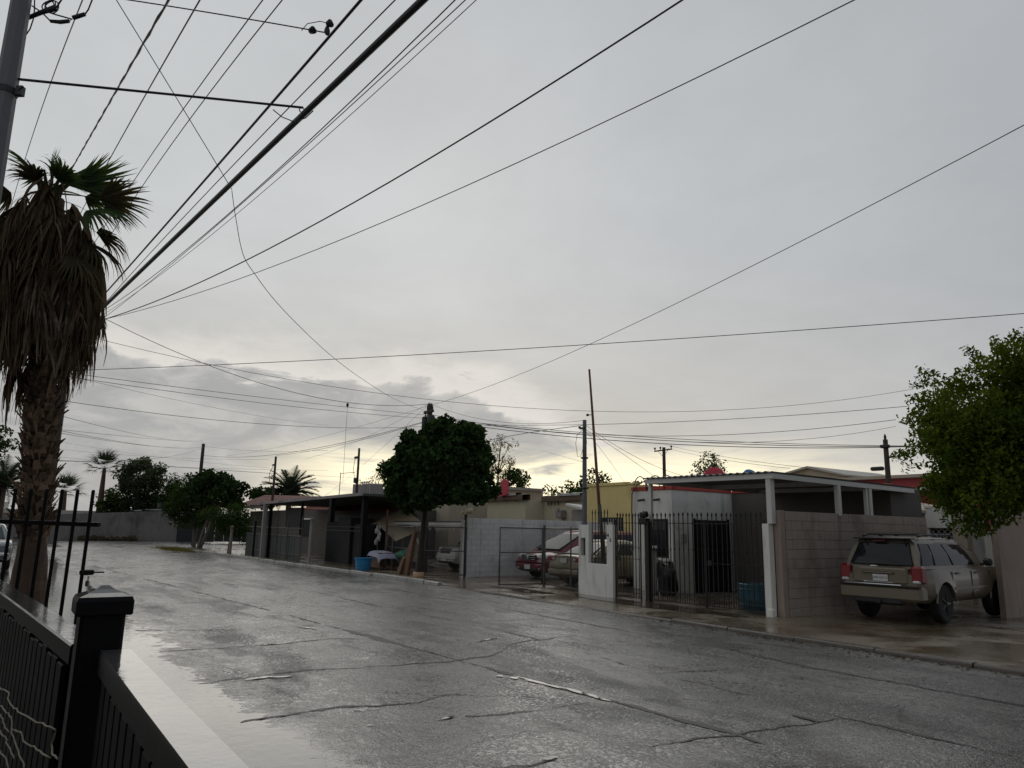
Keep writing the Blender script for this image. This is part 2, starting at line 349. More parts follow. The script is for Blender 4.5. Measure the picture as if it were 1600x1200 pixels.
    def build(s, name, m, parent=None, smooth=False, world=False, label=None, cat=None, group=None, kind=None, loc=None):
        """world=True: coordinates are world ones and the parent's root is neither turned nor scaled"""
        off = Vector((0, 0, 0))
        if world and parent: off = rootloc(parent).location
        if loc is not None: off = Vector(loc)
        me = bpy.data.meshes.new(name)
        me.from_pydata([(p[0]-off[0], p[1]-off[1], p[2]-off[2]) for p in s.v], [], s.f)
        for q in (m if isinstance(m, (list, tuple)) else [m]): me.materials.append(q)
        if any(s.mi): me.polygons.foreach_set('material_index', s.mi)
        if smooth: me.shade_smooth()
        me.validate(); me.update(); outward(me)
        o = bpy.data.objects.new(name, me); col.objects.link(o)
        if parent: o.parent = parent
        if loc is not None: o.location = loc
        return tag(o, label, cat, group, kind)
def autosmooth(o, ang=35):
    me = o.data; me.shade_smooth()
    try: me.set_sharp_from_angle(angle=R(ang))
    except Exception: pass
    return o
def npmesh(name, V, Q, m, parent=None, smooth=False, label=None, cat=None, group=None, kind=None, k=4):
    V = np.asarray(V, np.float32).reshape(-1, 3); Q = np.asarray(Q, np.int32).reshape(-1, k)
    me = bpy.data.meshes.new(name)
    me.vertices.add(len(V)); me.vertices.foreach_set('co', V.ravel())
    me.loops.add(Q.size); me.loops.foreach_set('vertex_index', Q.ravel())
    me.polygons.add(len(Q)); me.polygons.foreach_set('loop_start', np.arange(0, Q.size, k, dtype=np.int32))
    me.materials.append(m); me.update(calc_edges=True)
    if smooth: me.shade_smooth()
    o = bpy.data.objects.new(name, me); col.objects.link(o)
    if parent: o.parent = parent
    return tag(o, label, cat, group, kind)
def inst(o, parent, loc=None, rot=None, scale=None, name=None):
    c = o.copy(); col.objects.link(c); c.parent = parent
    if loc is not None: c.location = loc
    if rot is not None: c.rotation_euler = rot
    if scale is not None: c.scale = scale
    return c
def copy_tree(o, parent=None):
    c = o.copy(); col.objects.link(c)
    if parent: c.parent = parent
    for ch in o.children: copy_tree(ch, c)
    return c
def text(name, s, size, m, parent, loc, rot, ext=.002):
    cu = bpy.data.curves.new(name, 'FONT'); cu.body = s; cu.size = size; cu.extrude = ext; cu.align_x = 'CENTER'; cu.align_y = 'CENTER'
    t_ = bpy.data.objects.new(name, cu); col.objects.link(t_); bpy.context.view_layer.update()
    me = bpy.data.meshes.new_from_object(t_.evaluated_get(bpy.context.evaluated_depsgraph_get())); bpy.data.objects.remove(t_)
    me.materials.clear(); me.materials.append(m); o = bpy.data.objects.new(name, me); col.objects.link(o); o.parent = parent; o.location = loc; o.rotation_euler = rot
    return o
# ---------------------------------------------------------------- ground, road, water, pavement
MB().add([(-1500, -1500, -.09), (1500, -1500, -.09), (1500, 1500, -.09), (-1500, 1500, -.09)], [(0, 1, 2, 3)]).build('ground', DIRT, kind='structure')

def nz(x, y, s=0.0): return noise.noise(Vector((x, y, s)))
def road_h(x, y):
    h = .034*max(-2.2, 1-((y-6.6)/4.6)**2) if y < 6.6 else .034*(1-((y-6.6)/5.2)**2)
    k = 1.0 if x > -22 else .6
    h += k*(.012*nz(x*.25, y*.5)+.005*nz(x*.8, y*1.3, 5)+.004*nz(x*2.1, y*2.6, 9)+.003*nz(x*5, y*5, 2)+.004*nz(x*13, y*13, 3))
    if x > -16 and y < 3.4: h += .010*max(0, nz(x*31, y*31, 6))
    if y < 2.6: h -= .012*min(1, (2.6-y)/1.2)
    return h
def axis(a, b, fine_a, fine_b, fine, grow=1.12, cap=1.2):
    xs = list(np.arange(fine_a, fine_b, fine)); st = fine; x = fine_a
    left = []
    while x > a: st = min(cap, st*grow); x -= st; left.append(x)
    right = []; st = fine; x = xs[-1]
    while x < b: st = min(cap, st*grow); x += st; right.append(x)
    return left[::-1]+xs+right
XS = axis(-58, 24, -17, -2, .055); YS = [-3.0, -1.5, -.6, -.1]+list(np.arange(.2, 11.28, .055))
V = [(x, y, road_h(x, y)) for x in XS for y in YS]
nx, ny = len(XS), len(YS)
I = np.arange(nx*ny).reshape(nx, ny)
Q = np.stack([I[:-1, :-1], I[1:, :-1], I[1:, 1:], I[:-1, 1:]], -1).reshape(-1, 4)
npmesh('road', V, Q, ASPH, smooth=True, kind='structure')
# the cross street the road runs into
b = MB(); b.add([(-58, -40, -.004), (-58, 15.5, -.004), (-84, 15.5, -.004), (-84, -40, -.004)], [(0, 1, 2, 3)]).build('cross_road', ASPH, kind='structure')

# water standing along the near gutter, in wheel dips and at the far gates
b = MB(); n = 60
b.add([(-40+42*i/n, yy, -.0015) for i in range(n+1) for yy in (.36, 3.2)], [(2*i, 2*i+2, 2*i+3, 2*i+1) for i in range(n)]).build('gutter_water', PUDDLE, kind='structure')
def pond(name, pts, m, lift=.006, follow=True):
    cx = sum(p[0] for p in pts)/len(pts); cy = sum(p[1] for p in pts)/len(pts)
    hh = [road_h(*p) if follow else 0 for p in pts]; z = max(hh)+lift if follow else lift
    MB().add([(p[0], p[1], z) for p in pts], [tuple(range(len(pts)))]).build(name, m, kind='structure')
def irregular(cx, cy, lx, ly, seed, n=26, rough=.35, ang=0):
    r = random.Random(seed); out = []
    for i in range(n):
        a = 2*math.pi*i/n; q = 1+rough*noise.noise(Vector((math.cos(a)*1.5+seed, math.sin(a)*1.5, seed*.7)))+r.uniform(-.08, .08)
        x, y = math.cos(a)*lx*q, math.sin(a)*ly*q
        out.append((cx+x*math.cos(ang)-y*math.sin(ang), cy+x*math.sin(ang)+y*math.cos(ang)))
    return out
pond('puddle', irregular(-7.13, 5.31, .40, .04, 3, ang=.12, rough=.8), PUDDLE)
pond('puddle', irregular(-6.45, 5.38, .30, .04, 4, ang=.02, rough=.8), PUDDLE)
pond('puddle', irregular(-7.75, 5.12, .05, .04, 5), PUDDLE)
pond('puddle', irregular(-7.55, 5.2, .06, .04, 6), PUDDLE)
pond('puddle', irregular(-4.63, 6.55, .14, .04, 9), PUDDLE)
pond('puddle', irregular(-4.9, 3.72, .035, .07, 7, rough=.6), PUDDLE)

def ribbon(b, pts, wd, seed, lift=.005, step=.06):
    P = []
    for (x0, y0), (x1, y1) in zip(pts, pts[1:]):
        k = max(1, int(math.hypot(x1-x0, y1-y0)/step))
        P += [(x0+(x1-x0)*i/k, y0+(y1-y0)*i/k) for i in range(k)]
    P.append(pts[-1]); vs = []
    for i, (x, y) in enumerate(P):
        a = P[min(i+1, len(P)-1)]; c = P[max(i-1, 0)]; l = math.hypot(a[0]-c[0], a[1]-c[1]) or 1
        nx_, ny_ = -(a[1]-c[1])/l, (a[0]-c[0])/l
        j = .05*nz(x*3, y*3, seed)+.03*nz(x*9, y*9, seed)+.012*nz(x*21, y*21, seed); ww = wd*max(.0, .15+2.2*nz(x*.9, y*.9, seed+3)+1.0*nz(x*4, y*4, seed+5)+.5)
        for s_ in (-1, 1):
            px, py = x+nx_*(j+s_*ww), y+ny_*(j+s_*ww); vs.append((px, py, road_h(px, py)+lift))
    b.add(vs, [(2*i, 2*i+2, 2*i+3, 2*i+1) for i in range(len(P)-1)])
CRACK = mat('crack_shadow', (.019, .018, .017), .55, .4, 20, .004, 60)
cracks = [[(-34, 3.1), (-21.6, 4.23), (-14, 4.85), (-9.58, 5.2), (-7.6, 5.3), (-6.2, 5.4), (-4, 5.55), (2, 5.8)],
          [(-20, 7.0), (-14.2, 7.12), (-12.4, 7.3), (-10.1, 7.31), (-8.8, 7.16), (-6.97, 6.9), (-3, 6.95)],
          [(-30, 9.2), (-8.4, 9.38), (-6.4, 9.1), (-5.2, 9.16), (-2, 9.2)],
          [(-14, 1.95), (-13.3, 3.3), (-13.05, 4.7)], [(-9.1, 2.0), (-9.12, 2.64), (-9.22, 3.3), (-9.1, 3.93), (-9.0, 4.6), (-8.9, 5.1), (-9.07, 5.9), (-9.8, 6.7), (-10.1, 8.2)],
          [(-7.24, 1.98), (-7.27, 2.3), (-7.22, 3.05), (-7.1, 3.34), (-7.0, 3.67), (-7.19, 4.1), (-6.6, 4.9)],
          [(-6.3, 3.8), (-6.13, 4.6), (-6.19, 5.9)], [(-4.85, 3.0), (-4.85, 3.63), (-4.73, 4.5), (-4.6, 5.7), (-4.46, 6.4), (-4.5, 8)],
          [(-18.2, 2.2), (-17.9, 3.6), (-18.1, 5)], [(-11.6, 2.0), (-11.4, 3.2), (-11.5, 4.4), (-11.2, 5.0)], [(-24, 2.4), (-23.6, 4.6)],
          [(-16, 5.0), (-15.6, 7.2)], [(-12.4, 7.3), (-12.1, 9.6)], [(-6.97, 6.8), (-6.7, 8.2), (-6.9, 9.2)], [(-28, 3.6), (-27.5, 7.5)]]
for i, c in enumerate(cracks):
    b = MB(); ribbon(b, c, (.036 if i == 0 else .020 if i < 3 else .013), i*3.1); b.build('road_crack', CRACK, kind='structure')

for i, pts in enumerate([[(-8.25, 5.19), (-8.05, 5.2), (-7.85, 5.22)], [(-7.05, 3.0), (-7.0, 3.2), (-7.12, 3.42)], [(-9.0, 2.5), (-9.05, 2.75), (-8.95, 3.0)], [(-5.9, 4.9), (-5.8, 5.2)], [(-4.62, 5.6), (-4.5, 6.0)], [(-10.2, 6.3), (-10.35, 6.8)], [(-11.4, 3.3), (-11.45, 3.9)], [(-6.5, 2.9), (-6.3, 3.3), (-6.35, 3.7)], [(-13.0, 4.4), (-12.6, 4.6)]]):
    b = MB(); ribbon(b, pts, .028, 50+i*1.7, lift=.009); b.build('puddle', PUDDLE, kind='structure')
# far pavement, lot floors, kerb
def sheet(name, xs, ys, zf, m, kind='structure'):
    V = [(x, y, zf(x, y)) for x in xs for y in ys]; I = np.arange(len(xs)*len(ys)).reshape(len(xs), len(ys))
    return npmesh(name, V, np.stack([I[:-1, :-1], I[1:, :-1], I[1:, 1:], I[:-1, 1:]], -1).reshape(-1, 4), m, smooth=True, kind=kind)
def kerb_y(x): return 11.25 if x > -24 else 11.25+(x+24)*.048
def walk_h(x, y):
    ramp = 0.0
    for a, c in ((-21.4, -10.8),): ramp = max(ramp, min(1, max(0, (x-a)/1.0))*min(1, max(0, (c-x)/1.0)))
    t_ = min(1, max(0, (y-kerb_y(x))/1.6))
    return ((.105 if x < -18 else .064)*(1-ramp)+.03*ramp)*(1-t_)+.045*t_+.006*nz(x*.8, y*.8, 4)+.003*nz(x*3, y*3, 7)
xs = [-57]+list(np.arange(-56, 6, .25))+[10, 24]
V = []; ny_ = 14
for x in xs:
    for j in range(ny_):
        y = kerb_y(x)+.16+(16.2-kerb_y(x)-.16)*j/(ny_-1); V.append((x, y, walk_h(x, y)))
I = np.arange(len(xs)*ny_).reshape(len(xs), ny_)
npmesh('pavement', V, np.stack([I[:-1, :-1], I[1:, :-1], I[1:, 1:], I[:-1, 1:]], -1).reshape(-1, 4), SLAB, smooth=True, kind='structure')
MB().add([(-62, 16.15, .035), (24, 16.15, .035), (24, 60, .035), (-62, 60, .035)], [(0, 1, 2, 3)]).build('lot_floor', CONC, kind='structure')
b = MB().add([(p[0], p[1], .052) for p in irregular(-13.2, 13.0, 2.9, .42, 21, 40, .3)], [tuple(range(40))]); b.build('muddy_puddle', MUDDY, kind='structure')
b = MB().add([(p[0], p[1], .05) for p in irregular(-18.0, 12.6, 1.5, .30, 23, 40, .3)], [tuple(range(40))]); b.build('muddy_puddle', MUDDY, kind='structure')
ke = empty('kerb', (-20, 11.25, 0), kind='structure')
DKERB = mat('dark_wet_kerb', (.085, .07, .055), .5, .3, 4, .006, 30, wet=.2)
def kerb_run(x0, x1, h0, h1, L=.95, m=KERB):
    n = max(1, round((x1-x0)/L)); l = (x1-x0)/n; r = random.Random(int(x0*10))
    for i in range(n):
        xa = x0+i*l+.012; xb = x0+(i+1)*l-.012; ha = h0+(h1-h0)*i/n+r.uniform(-.012, .012); hb = ha+(h1-h0)/n
        ya, yb = kerb_y(xa)+r.uniform(-.015, .015), kerb_y(xb)+r.uniform(-.015, .015)
        vs = []
        for x, y, h in ((xa, ya, ha), (xb, yb, hb)):
            vs += [(x, y, -.05), (x, y+.015, h-.02), (x, y+.04, h), (x, y+.16, h), (x, y+.17, -.05)]
        fs = [(4, 3, 2, 1, 0), (5, 6, 7, 8, 9)]+[(k, k+1, k+6, k+5) for k in range(4)]+[(4, 0, 5, 9)]
        MB().add(vs, fs).build('kerb_stone', m, ke, world=True)
kerb_run(-56, -20.6, .115, .115); kerb_run(-20.6, -10.9, .035, .035, 2.4, DKERB); kerb_run(-10.9, 6, .07, .08, 1.4, DKERB)
# a broken flared kerb end and litter on the pavement edge
def lump(name, c, d, m, seed, label, cat, group=None, n=9, mm=6):
    MB().blob((0, 0, d[2]*.32), d, seed, n, mm, .5, squash=.3).build(name, m, smooth=False, label=label, cat=cat, group=group, loc=c)
lump('broken_kerb_stone', (-26.3, 10.95, .0), (1.15, .42, .34), KERB, 2, 'whitish lump of broken kerb stone sitting on the kerb near the blue tub', 'kerb stone')
lump('concrete_block', (-23.6, 11.25, .0), (2.3, .5, .27), KERB, 5, 'long pale concrete hump on the kerb in front of the big dark tree', 'concrete lump')
lump('concrete_block', (-25.0, 11.12, .0), (.7, .45, .34), KERB, 8, 'short pale concrete chunk on the kerb beside the long hump', 'concrete lump')
for i, (x, y, l) in enumerate([(-38.5, 10.75, 'white litter heap on the kerb in front of the concrete stub post'), (-33.8, 10.95, 'flattened white litter on the kerb between two thin grey posts'), (-5.25, 11.2, 'pale wet rag lying on the kerb right of the gold vehicle')]):
    lump('litter', (x, y, .10), (.75, .34, .10), RAG, 11+i, l, 'litter', n=11)
for i in range(26):
    x = rnd.uniform(-12, -3); y = rnd.uniform(2.4, 8.5)
lump('small_stone', (-10.28, 1.95, 0), (.09, .07, .10), DIRT, 31, 'small brown stone alone in the gutter water by the fence', 'stone')
b = MB()
for i in range(420):
    x = rnd.gauss(-7.4, 2.4); y = kerb_y(x)-abs(rnd.gauss(.10, .16)); s_ = rnd.uniform(.012, .035); a = rnd.uniform(0, 6)
    z = road_h(x, y)+.006; b.add([(x+s_*math.cos(a), y+s_*math.sin(a), z), (x-s_*.5*math.sin(a), y+s_*.5*math.cos(a), z+.008), (x-s_*math.cos(a), y-s_*math.sin(a), z), (x+s_*.5*math.sin(a), y-s_*.5*math.cos(a), z+.01)], [(0, 1, 2, 3)])
b.build('fallen_leaves', L_DRY, kind='stuff', label='scattered brown leaves along the kerb in front of the gold vehicle', cat='leaves')
b = MB()
for i in range(1500):
    x = rnd.gauss(-52.8, 2.0); y = 9.55+rnd.gauss(0, .38)+(x+52)*.05; h = rnd.uniform(.08, .24); a = rnd.uniform(0, 6); q = rnd.uniform(-.1, .1)
    b.add([(x-.02*math.cos(a), y-.02*math.sin(a), 0), (x+.02*math.cos(a), y+.02*math.sin(a), 0), (x+q, y+q, h)], [(0, 1, 2)])
b.build('grass', GRASS, kind='stuff', label='low patch of yellowing grass at the road edge by thin trunks', cat='grass')
# ---------------------------------------------------------------- the black fence beside the camera
fe = empty('metal_fence', (-2.5, .25, 0), 0, 'long black metal fence with wet flat top rail in the near corner', 'fence')
def rail(b, x0, y0, x1, y1, z, wd, th):
    l = math.hypot(x1-x0, y1-y0); a = math.atan2(y1-y0, x1-x0); nx_, ny_ = -math.sin(a)*wd/2, math.cos(a)*wd/2
    N_ = 40; sec = [(-1, -th), (1, -th), (1, -.006), (.90, 0), (-.90, 0), (-1, -.006)]; vs = []
    for i in range(N_+1):
        t_ = i/N_; x, y = x0+(x1-x0)*t_, y0+(y1-y0)*t_
        for k, dz_ in sec:
            zz = z+dz_+(.0012*nz(x*2.2, y*9, 3) if dz_ > -.02 else 0); vs.append((x+nx_*k, y+ny_*k, zz))
    fs = [(i*6+k, i*6+(k+1) % 6, i*6+6+(k+1) % 6, i*6+6+k) for i in range(N_) for k in range(6)]+[(5, 4, 3, 2, 1, 0), tuple(N_*6+k for k in range(6))]
    b.add(vs, fs); b.mi = [1 if k in (2, 3) else 0 for i in range(N_) for k in range(6)]+[0, 0]
r1 = MB(); rail(r1, -2.37, .298, .9, .305, 1.405, .082, .055); autosmooth(r1.build('top_rail', [BLACK, BLACKWET], fe, world=True))
r2 = MB(); rail(r2, -2.53, .245, -7.6, -.215, 1.405, .088, .055); autosmooth(r2.build('top_rail', [BLACK, BLACKWET], fe, world=True))
p = MB(); p.rbox((-2.45, .262, .76), (.112, .112, 1.52), .008); p.build('post', BLACK, fe, world=True)
p = MB(); c0 = (-2.45, .262); prof = [(.067, 1.494), (.071, 1.498), (.071, 1.532), (.066, 1.544), (.042, 1.553), (.024, 1.562), (.010, 1.572), (.001, 1.575)]
vs = [(c0[0]+sx_*r_, c0[1]+sy_*r_, z) for r_, z in prof for sx_, sy_ in ((-1, -1), (1, -1), (1, 1), (-1, 1))]
p.add(vs, [(i*4+k, i*4+(k+1) % 4, i*4+4+(k+1) % 4, i*4+4+k) for i in range(len(prof)-1) for k in range(4)]+[(3, 2, 1, 0)]); p.mi = [1 if i > 2 else 0 for i in range(len(prof)-1) for k in range(4)]+[0]
p.build('post_cap', [BLACK, BLACKWET], fe, world=True)
sl0 = MB().rbox((0, 0, .70), (.085, .016, 1.29), .004).build('slat', BLACKSLAT, fe)
k = 0
for (x0, y0, x1, y1) in ((-2.60, .20, -7.5, -.245), (-2.30, .272, .85, .279)):
    L = math.hypot(x1-x0, y1-y0); n = int(L/.098); a = math.atan2(y1-y0, x1-x0)
    for i in range(n):
        t_ = (i+.5)/n; o = sl0 if k == 0 else inst(sl0, fe); k += 1
        o.location = (x0+(x1-x0)*t_+2.5, y0+(y1-y0)*t_-.25, rnd.uniform(-.01, .01)); o.rotation_euler = (0, 0, a)
    b = MB().box(((x0+x1)/2+.0*math.sin(a), (y0+y1)/2+.024, .70), (L, .006, 1.28), a); b.build('backing_sheet', DARK, fe, world=True)
# pale withered stems caught on the fence, low left
wt = empty('dry_vine', (-2.5, .05, .9), 0, 'tangle of thin pale dry stems against the dark fence slats, bottom left', 'vine')
STEM = mat('pale_dry_stem', (.34, .31, .24), .7, .3, 30)
def stem(pts, r=.0028):
    P = [Vector(q) for q in pts]; out = []
    for i in range(len(P)-1):
        for s_ in range(4):
            t_ = s_/4; q = P[i].lerp(P[i+1], t_); out.append(q+Vector((nz(q.x*20, q.z*20)*.008, nz(q.x*17, q.z*13, 4)*.008, nz(q.x*15, q.z*15, 8)*.008)))
    out.append(P[-1]); MB().tube(out, r, 5).build('stem', STEM, wt, smooth=True, world=True)
VPTS = [[(-3.623, 0.068, 1.109), (-3.386, 0.089, 1.131), (-3.278, 0.099, 1.111), (-3.073, 0.117, 1.125), (-2.674, 0.153, 1.172), (-2.383, 0.179, 1.211), (-2.413, 0.177, 1.173), (-2.378, 0.18, 1.158), (-2.298, 0.187, 1.159)], [(-3.546, 0.075, 1.058), (-3.381, 0.09, 1.067), (-3.203, 0.106, 1.084), (-3.131, 0.112, 1.057), (-2.932, 0.13, 1.091), (-2.882, 0.135, 1.075), (-2.59, 0.161, 1.115), (-2.403, 0.178, 1.138)], [(-3.443, 0.084, 0.989), (-3.287, 0.098, 1.0), (-3.128, 0.112, 0.998), (-3.013, 0.123, 0.993)], [(-3.16, 0.11, 1.051), (-3.026, 0.122, 1.031), (-2.861, 0.136, 1.03), (-2.789, 0.143, 1.02)], [(-3.512, 0.078, 1.035), (-3.359, 0.092, 1.021), (-3.212, 0.105, 1.033)], [(-3.364, 0.091, 0.935), (-3.221, 0.104, 0.953), (-3.096, 0.115, 0.946)]]
for s_ in VPTS: stem(s_)

# leaning open gate leaf beyond the fence
ga = empty('picket_gate', (-6.02, .56, 0), 0, 'open black picket gate standing behind the wet fence rail beside the shaggy palm', 'gate')
gd = Vector((-.80, -1.17, .0)).normalized()*-1       # along the leaf, left to right in the picture
GR = Vector((-6.00, .535, 0)); 
def gp(u, z): return GR-gd*u+Vector((0, 0, z))-Vector((.10, .02, 0))*max(0, (1.73-z))*.25
pk = 0
for i in range(15):
    u = .045+.1105*i
    b = MB(); a_, c_ = gp(u, .08), gp(u, 1.955); b.tube([a_, c_], .0155, 4); b.tube([c_, c_+Vector((0, 0, .012))], [.017, .010], 4)
    b.build('picket', BLACK, ga, world=True)
for z, e in ((1.735, -.03), (.32, .0)):
    b = MB(); b.tube([gp(e, z-.008), gp(1.62, z+.012)], .021, 4); b.build('crossbar', BLACK, ga, world=True)
lk = MB(); q = gp(.045, 1.40); lk.rbox(q+gd*.03, (.07, .07, .035), .006, .6); lk.tube([q+gd*.03, q+gd*.15+Vector((0, 0, .003))], .005, 6); lkp = lk.build('latch', BLACK, ga, world=True)
lk = MB(); lk.rbox(q+gd*.045+Vector((0, 0, -.075)), (.035, .018, .04), .005, .6); lk.tube([q+gd*.045+Vector((-.01, 0, -.055)), q+gd*.045+Vector((-.01, 0, -.025)), q+gd*.045+Vector((.01, 0, -.025)), q+gd*.045+Vector((.01, 0, -.055))], .004, 6)
lk.build('padlock', CHROME, lkp, world=True)

# ---------------------------------------------------------------- concrete pole, top left, with its cable joint
po = empty('utility_pole', (-7.77, -.48, 0), 0, 'tall faceted concrete utility pole cut off by the top left corner', 'pole')
b = MB().lathe([(.135, 0), (.085, 6.2), (.068, 9.2)], n=8); b.build('shaft', CPOLE, po)
b = MB().lathe([(.098, 5.60), (.098, 5.66)], n=8); b.box((-.05, -.02, 5.63), (.34, .03, .05), .9); b.box((.09, .11, 5.63), (.06, .05, .09), .9); b.tube([(.06, .06, 5.60), (.14, .13, 5.66)], .012, 6); b.build('clamp_band', BLKPL, po)
b = MB().lathe([(.10, 6.95), (.10, 7.02)], n=8); b.build('clamp_band', BLKPL, po)
js = empty('cable_joint', (-7.74, -.26, 6.56), 0, 'black coiled cable joint with thick sleeves hung on the concrete pole', 'cable joint')
def jt(pts, r, n=8, nm='loop'): MB().tube(pts, r, n).build(nm, RUBBER, js, smooth=True, world=True)
jt([(-7.91, -.47, 6.47), (-7.862, -.401, 6.503), (-7.785, -.305, 6.554), (-7.702, -.198, 6.599)], [.02, .02, .022, .030], 8, 'sleeve')
jt([(-7.753, -.228, 6.47), (-7.70, -.15, 6.462), (-7.652, -.08, 6.474)], [.016, .020, .018], 8, 'sleeve')
jt([(-7.627, -.053, 6.505), (-7.59, -.005, 6.525), (-7.556, .039, 6.543)], [.022, .021, .019], 8, 'sleeve')
jt([(-7.831, -.395, 6.612), (-7.786, -.305, 6.548), (-7.753, -.228, 6.47)], .007)
jt([(-7.652, -.08, 6.474), (-7.63, -.06, 6.49), (-7.711, -.191, 6.53), (-7.76, -.25, 6.56)], .007)
jt([(-7.556, .039, 6.543), (-7.532, .059, 6.586), (-7.497, .078, 6.678), (-7.463, .065, 6.86), (-7.5, -.1, 7.0), (-7.72, -.42, 7.0)], .007)
jt([(-7.702, -.198, 6.6), (-7.658, -.163, 6.684), (-7.60, -.12, 6.84), (-7.70, -.4, 6.98)], .008)
jt([(-7.79, -.42, 6.9), (-7.809, -.381, 6.667), (-7.823, -.37, 6.576), (-7.844, -.368, 6.485), (-7.875, -.382, 6.394), (-7.904, -.406, 6.339)], .006)
for cx_, cy_, cz_, rr in ((-7.745, -.266, 6.609, .058), (-7.735, -.25, 6.63, .05), (-7.72, -.235, 6.60, .066)):
    jt([(cx_+RT.x*rr*math.cos(a)+.01*math.sin(2*a), cy_+RT.y*rr*math.cos(a), cz_+rr*math.sin(a)) for a in [i*2*math.pi/18 for i in range(19)]], .006)

# ---------------------------------------------------------------- the shaggy fan palm
pa = empty('fan_palm', (-9.75, .33, 0), 0, 'shaggy fan palm with a brown skirt of dead fronds and few green fronds', 'palm tree')
AX = [(-10.0, .36, -.1), (-9.86, .335, .6), (-9.79, .31, 1.05), (-9.64, .27, 1.8), (-9.50, .225, 2.5), (-9.36, .165, 3.3), (-9.22, .09, 4.1), (-9.06, .01, 5.0), (-8.96, -.04, 5.5)]
def axp(z):
    for a, c in zip(AX, AX[1:]):
        if z <= c[2]: t_ = (z-a[2])/(c[2]-a[2]); return Vector((a[0]+(c[0]-a[0])*t_, a[1]+(c[1]-a[1])*t_, z))
    return Vector(AX[-1])
b = MB(); zz = [i*.11-.1 for i in range(49)]; n = 22; vs = []
for z in zz:
    c = axp(min(z, 5.5)); r = .215 if z < .3 else .185 if z < 1.5 else .155
    r = .25-.07*min(1, max(0, (z+.1)/1.2)) if z < 1.1 else (.17-.045*min(1, (z-1.1)/.6))
    for k in range(n):
        a = 2*math.pi*k/n; q = r*(1+.10*nz(math.cos(a)*2, math.sin(a)*2, z*2.5)+.06*nz(math.cos(a)*6, math.sin(a)*6, z*9)); vs.append((c.x+q*math.cos(a), c.y+q*math.sin(a), z))
b.add(vs, [(i*n+k, i*n+(k+1) % n, i*n+n+(k+1) % n, i*n+n+k) for i in range(len(zz)-1) for k in range(n)]); b.build('trunk', PALMB, pa, world=True)
# old leaf bases: split wedges standing off the trunk
def boot_mesh(w_, h_, o_, tw):
    b = MB(); b.add([(-.01, -w_, -.02), (-.01, w_, -.02), (.025, -w_*.8, 0), (.025, w_*.8, 0), (o_*.55, -w_*.55, h_*.45), (o_*.55, w_*.55, h_*.45), (o_*.35, -w_*.4, h_*.5), (o_*.35, w_*.4, h_*.5),
                     (o_, -w_*.75+tw, h_), (o_, -w_*.25+tw, h_*1.05), (o_*.85, w_*.35, h_*.9), (o_*.9, w_*.8-tw, h_*.95)],
                    [(0, 1, 3, 2), (2, 3, 5, 4), (0, 2, 4, 6), (3, 1, 7, 5), (1, 0, 6, 7), (6, 4, 8), (4, 9, 8), (6, 9, 4), (5, 7, 11), (5, 11, 10), (7, 10, 11), (4, 5, 7, 6)])
    return b
protos = []
for i in range(5):
    r_ = random.Random(i); protos.append(boot_mesh(r_.uniform(.035, .055), r_.uniform(.09, .17), r_.uniform(.05, .10), r_.uniform(-.02, .02)).build('leaf_base', BOOT, pa))
NBOOT = 285
for i in range(NBOOT):
    z = 1.55+2.35*(i/NBOOT); a = i*2.39996+rnd.uniform(-.25, .25); c = axp(z)-Vector((-9.75, .33, 0)); r = .120+rnd.uniform(-.012, .015)
    o = protos[i] if i < 5 else inst(protos[rnd.randrange(5)], pa)
    o.location = (c.x+r*math.cos(a), c.y+r*math.sin(a), z); o.rotation_euler = (rnd.uniform(-.25, .25), rnd.uniform(-.15, .35), a); s_ = rnd.uniform(.75, 1.25)*(1.15 if z < 2.6 else .95); o.scale = (s_, s_, s_)
# dead fronds: a bent stalk and a fan of hanging strips
def strips(b, P, w0, seed):
    """tapered strip along points P"""
    vs = []; n_ = len(P)
    for i, q in enumerate(P):
        t_ = (P[min(i+1, n_-1)]-P[max(i-1, 0)]).normalized(); s_ = t_.cross(Vector((math.cos(seed*2.1), math.sin(seed*2.1), .3))).normalized()
        ww = w0*(1-.85*(i/(n_-1))**1.5)*(.6 if i == 0 else 1); vs += [q-s_*ww, q+s_*ww]
    b.add(vs, [(2*i, 2*i+1, 2*i+3, 2*i+2) for i in range(n_-1)])
def dead_frond(seed, stalk=.5, fan=.75, n=46, spread=1.0):
    r_ = random.Random(seed); b = MB(); P = []
    for i in range(6):
        t_ = i/5; P.append(Vector((.06+.30*stalk*math.sin(t_*1.9), .03*math.sin(seed+t_*3), -stalk*(t_**1.4))))
    strips(b, P, .017, seed); h = P[-1]
    for i in range(n):
        a = r_.uniform(-1, 1)*spread; l = fan*r_.uniform(.55, 1.15)*(1-.25*abs(a)); d_ = Vector((.30+r_.uniform(-.3, .35), math.sin(a)*.95, -.35)).normalized(); q = h+Vector((0, 0, r_.uniform(0, .22))); pts = [q.copy()]
        for s_ in range(5):
            d_ = (d_+Vector((-.10+r_.uniform(-.12, .12), r_.uniform(-.14, .14), -.62))).normalized(); q = q+d_*l/5; pts.append(q.copy())
        strips(b, pts, r_.choice((.006, .009, .012, .016, .024)), r_.uniform(0, 6))
    return b
dp = [dead_frond(40+i, .42+.06*(i % 3), .66, 44) .build('dead_frond', DEADF, pa) for i in range(7)]
k = 0
RADZ = [(5.40, .04), (5.2, .12), (5.0, .21), (4.6, .25), (4.2, .22), (3.8, .17), (3.4, .12)]
def radz(z):
    for (za, ra), (zb_, rb) in zip(RADZ, RADZ[1:]):
        if z >= zb_: return ra+(rb-ra)*(za-z)/(za-zb_)
    return .1
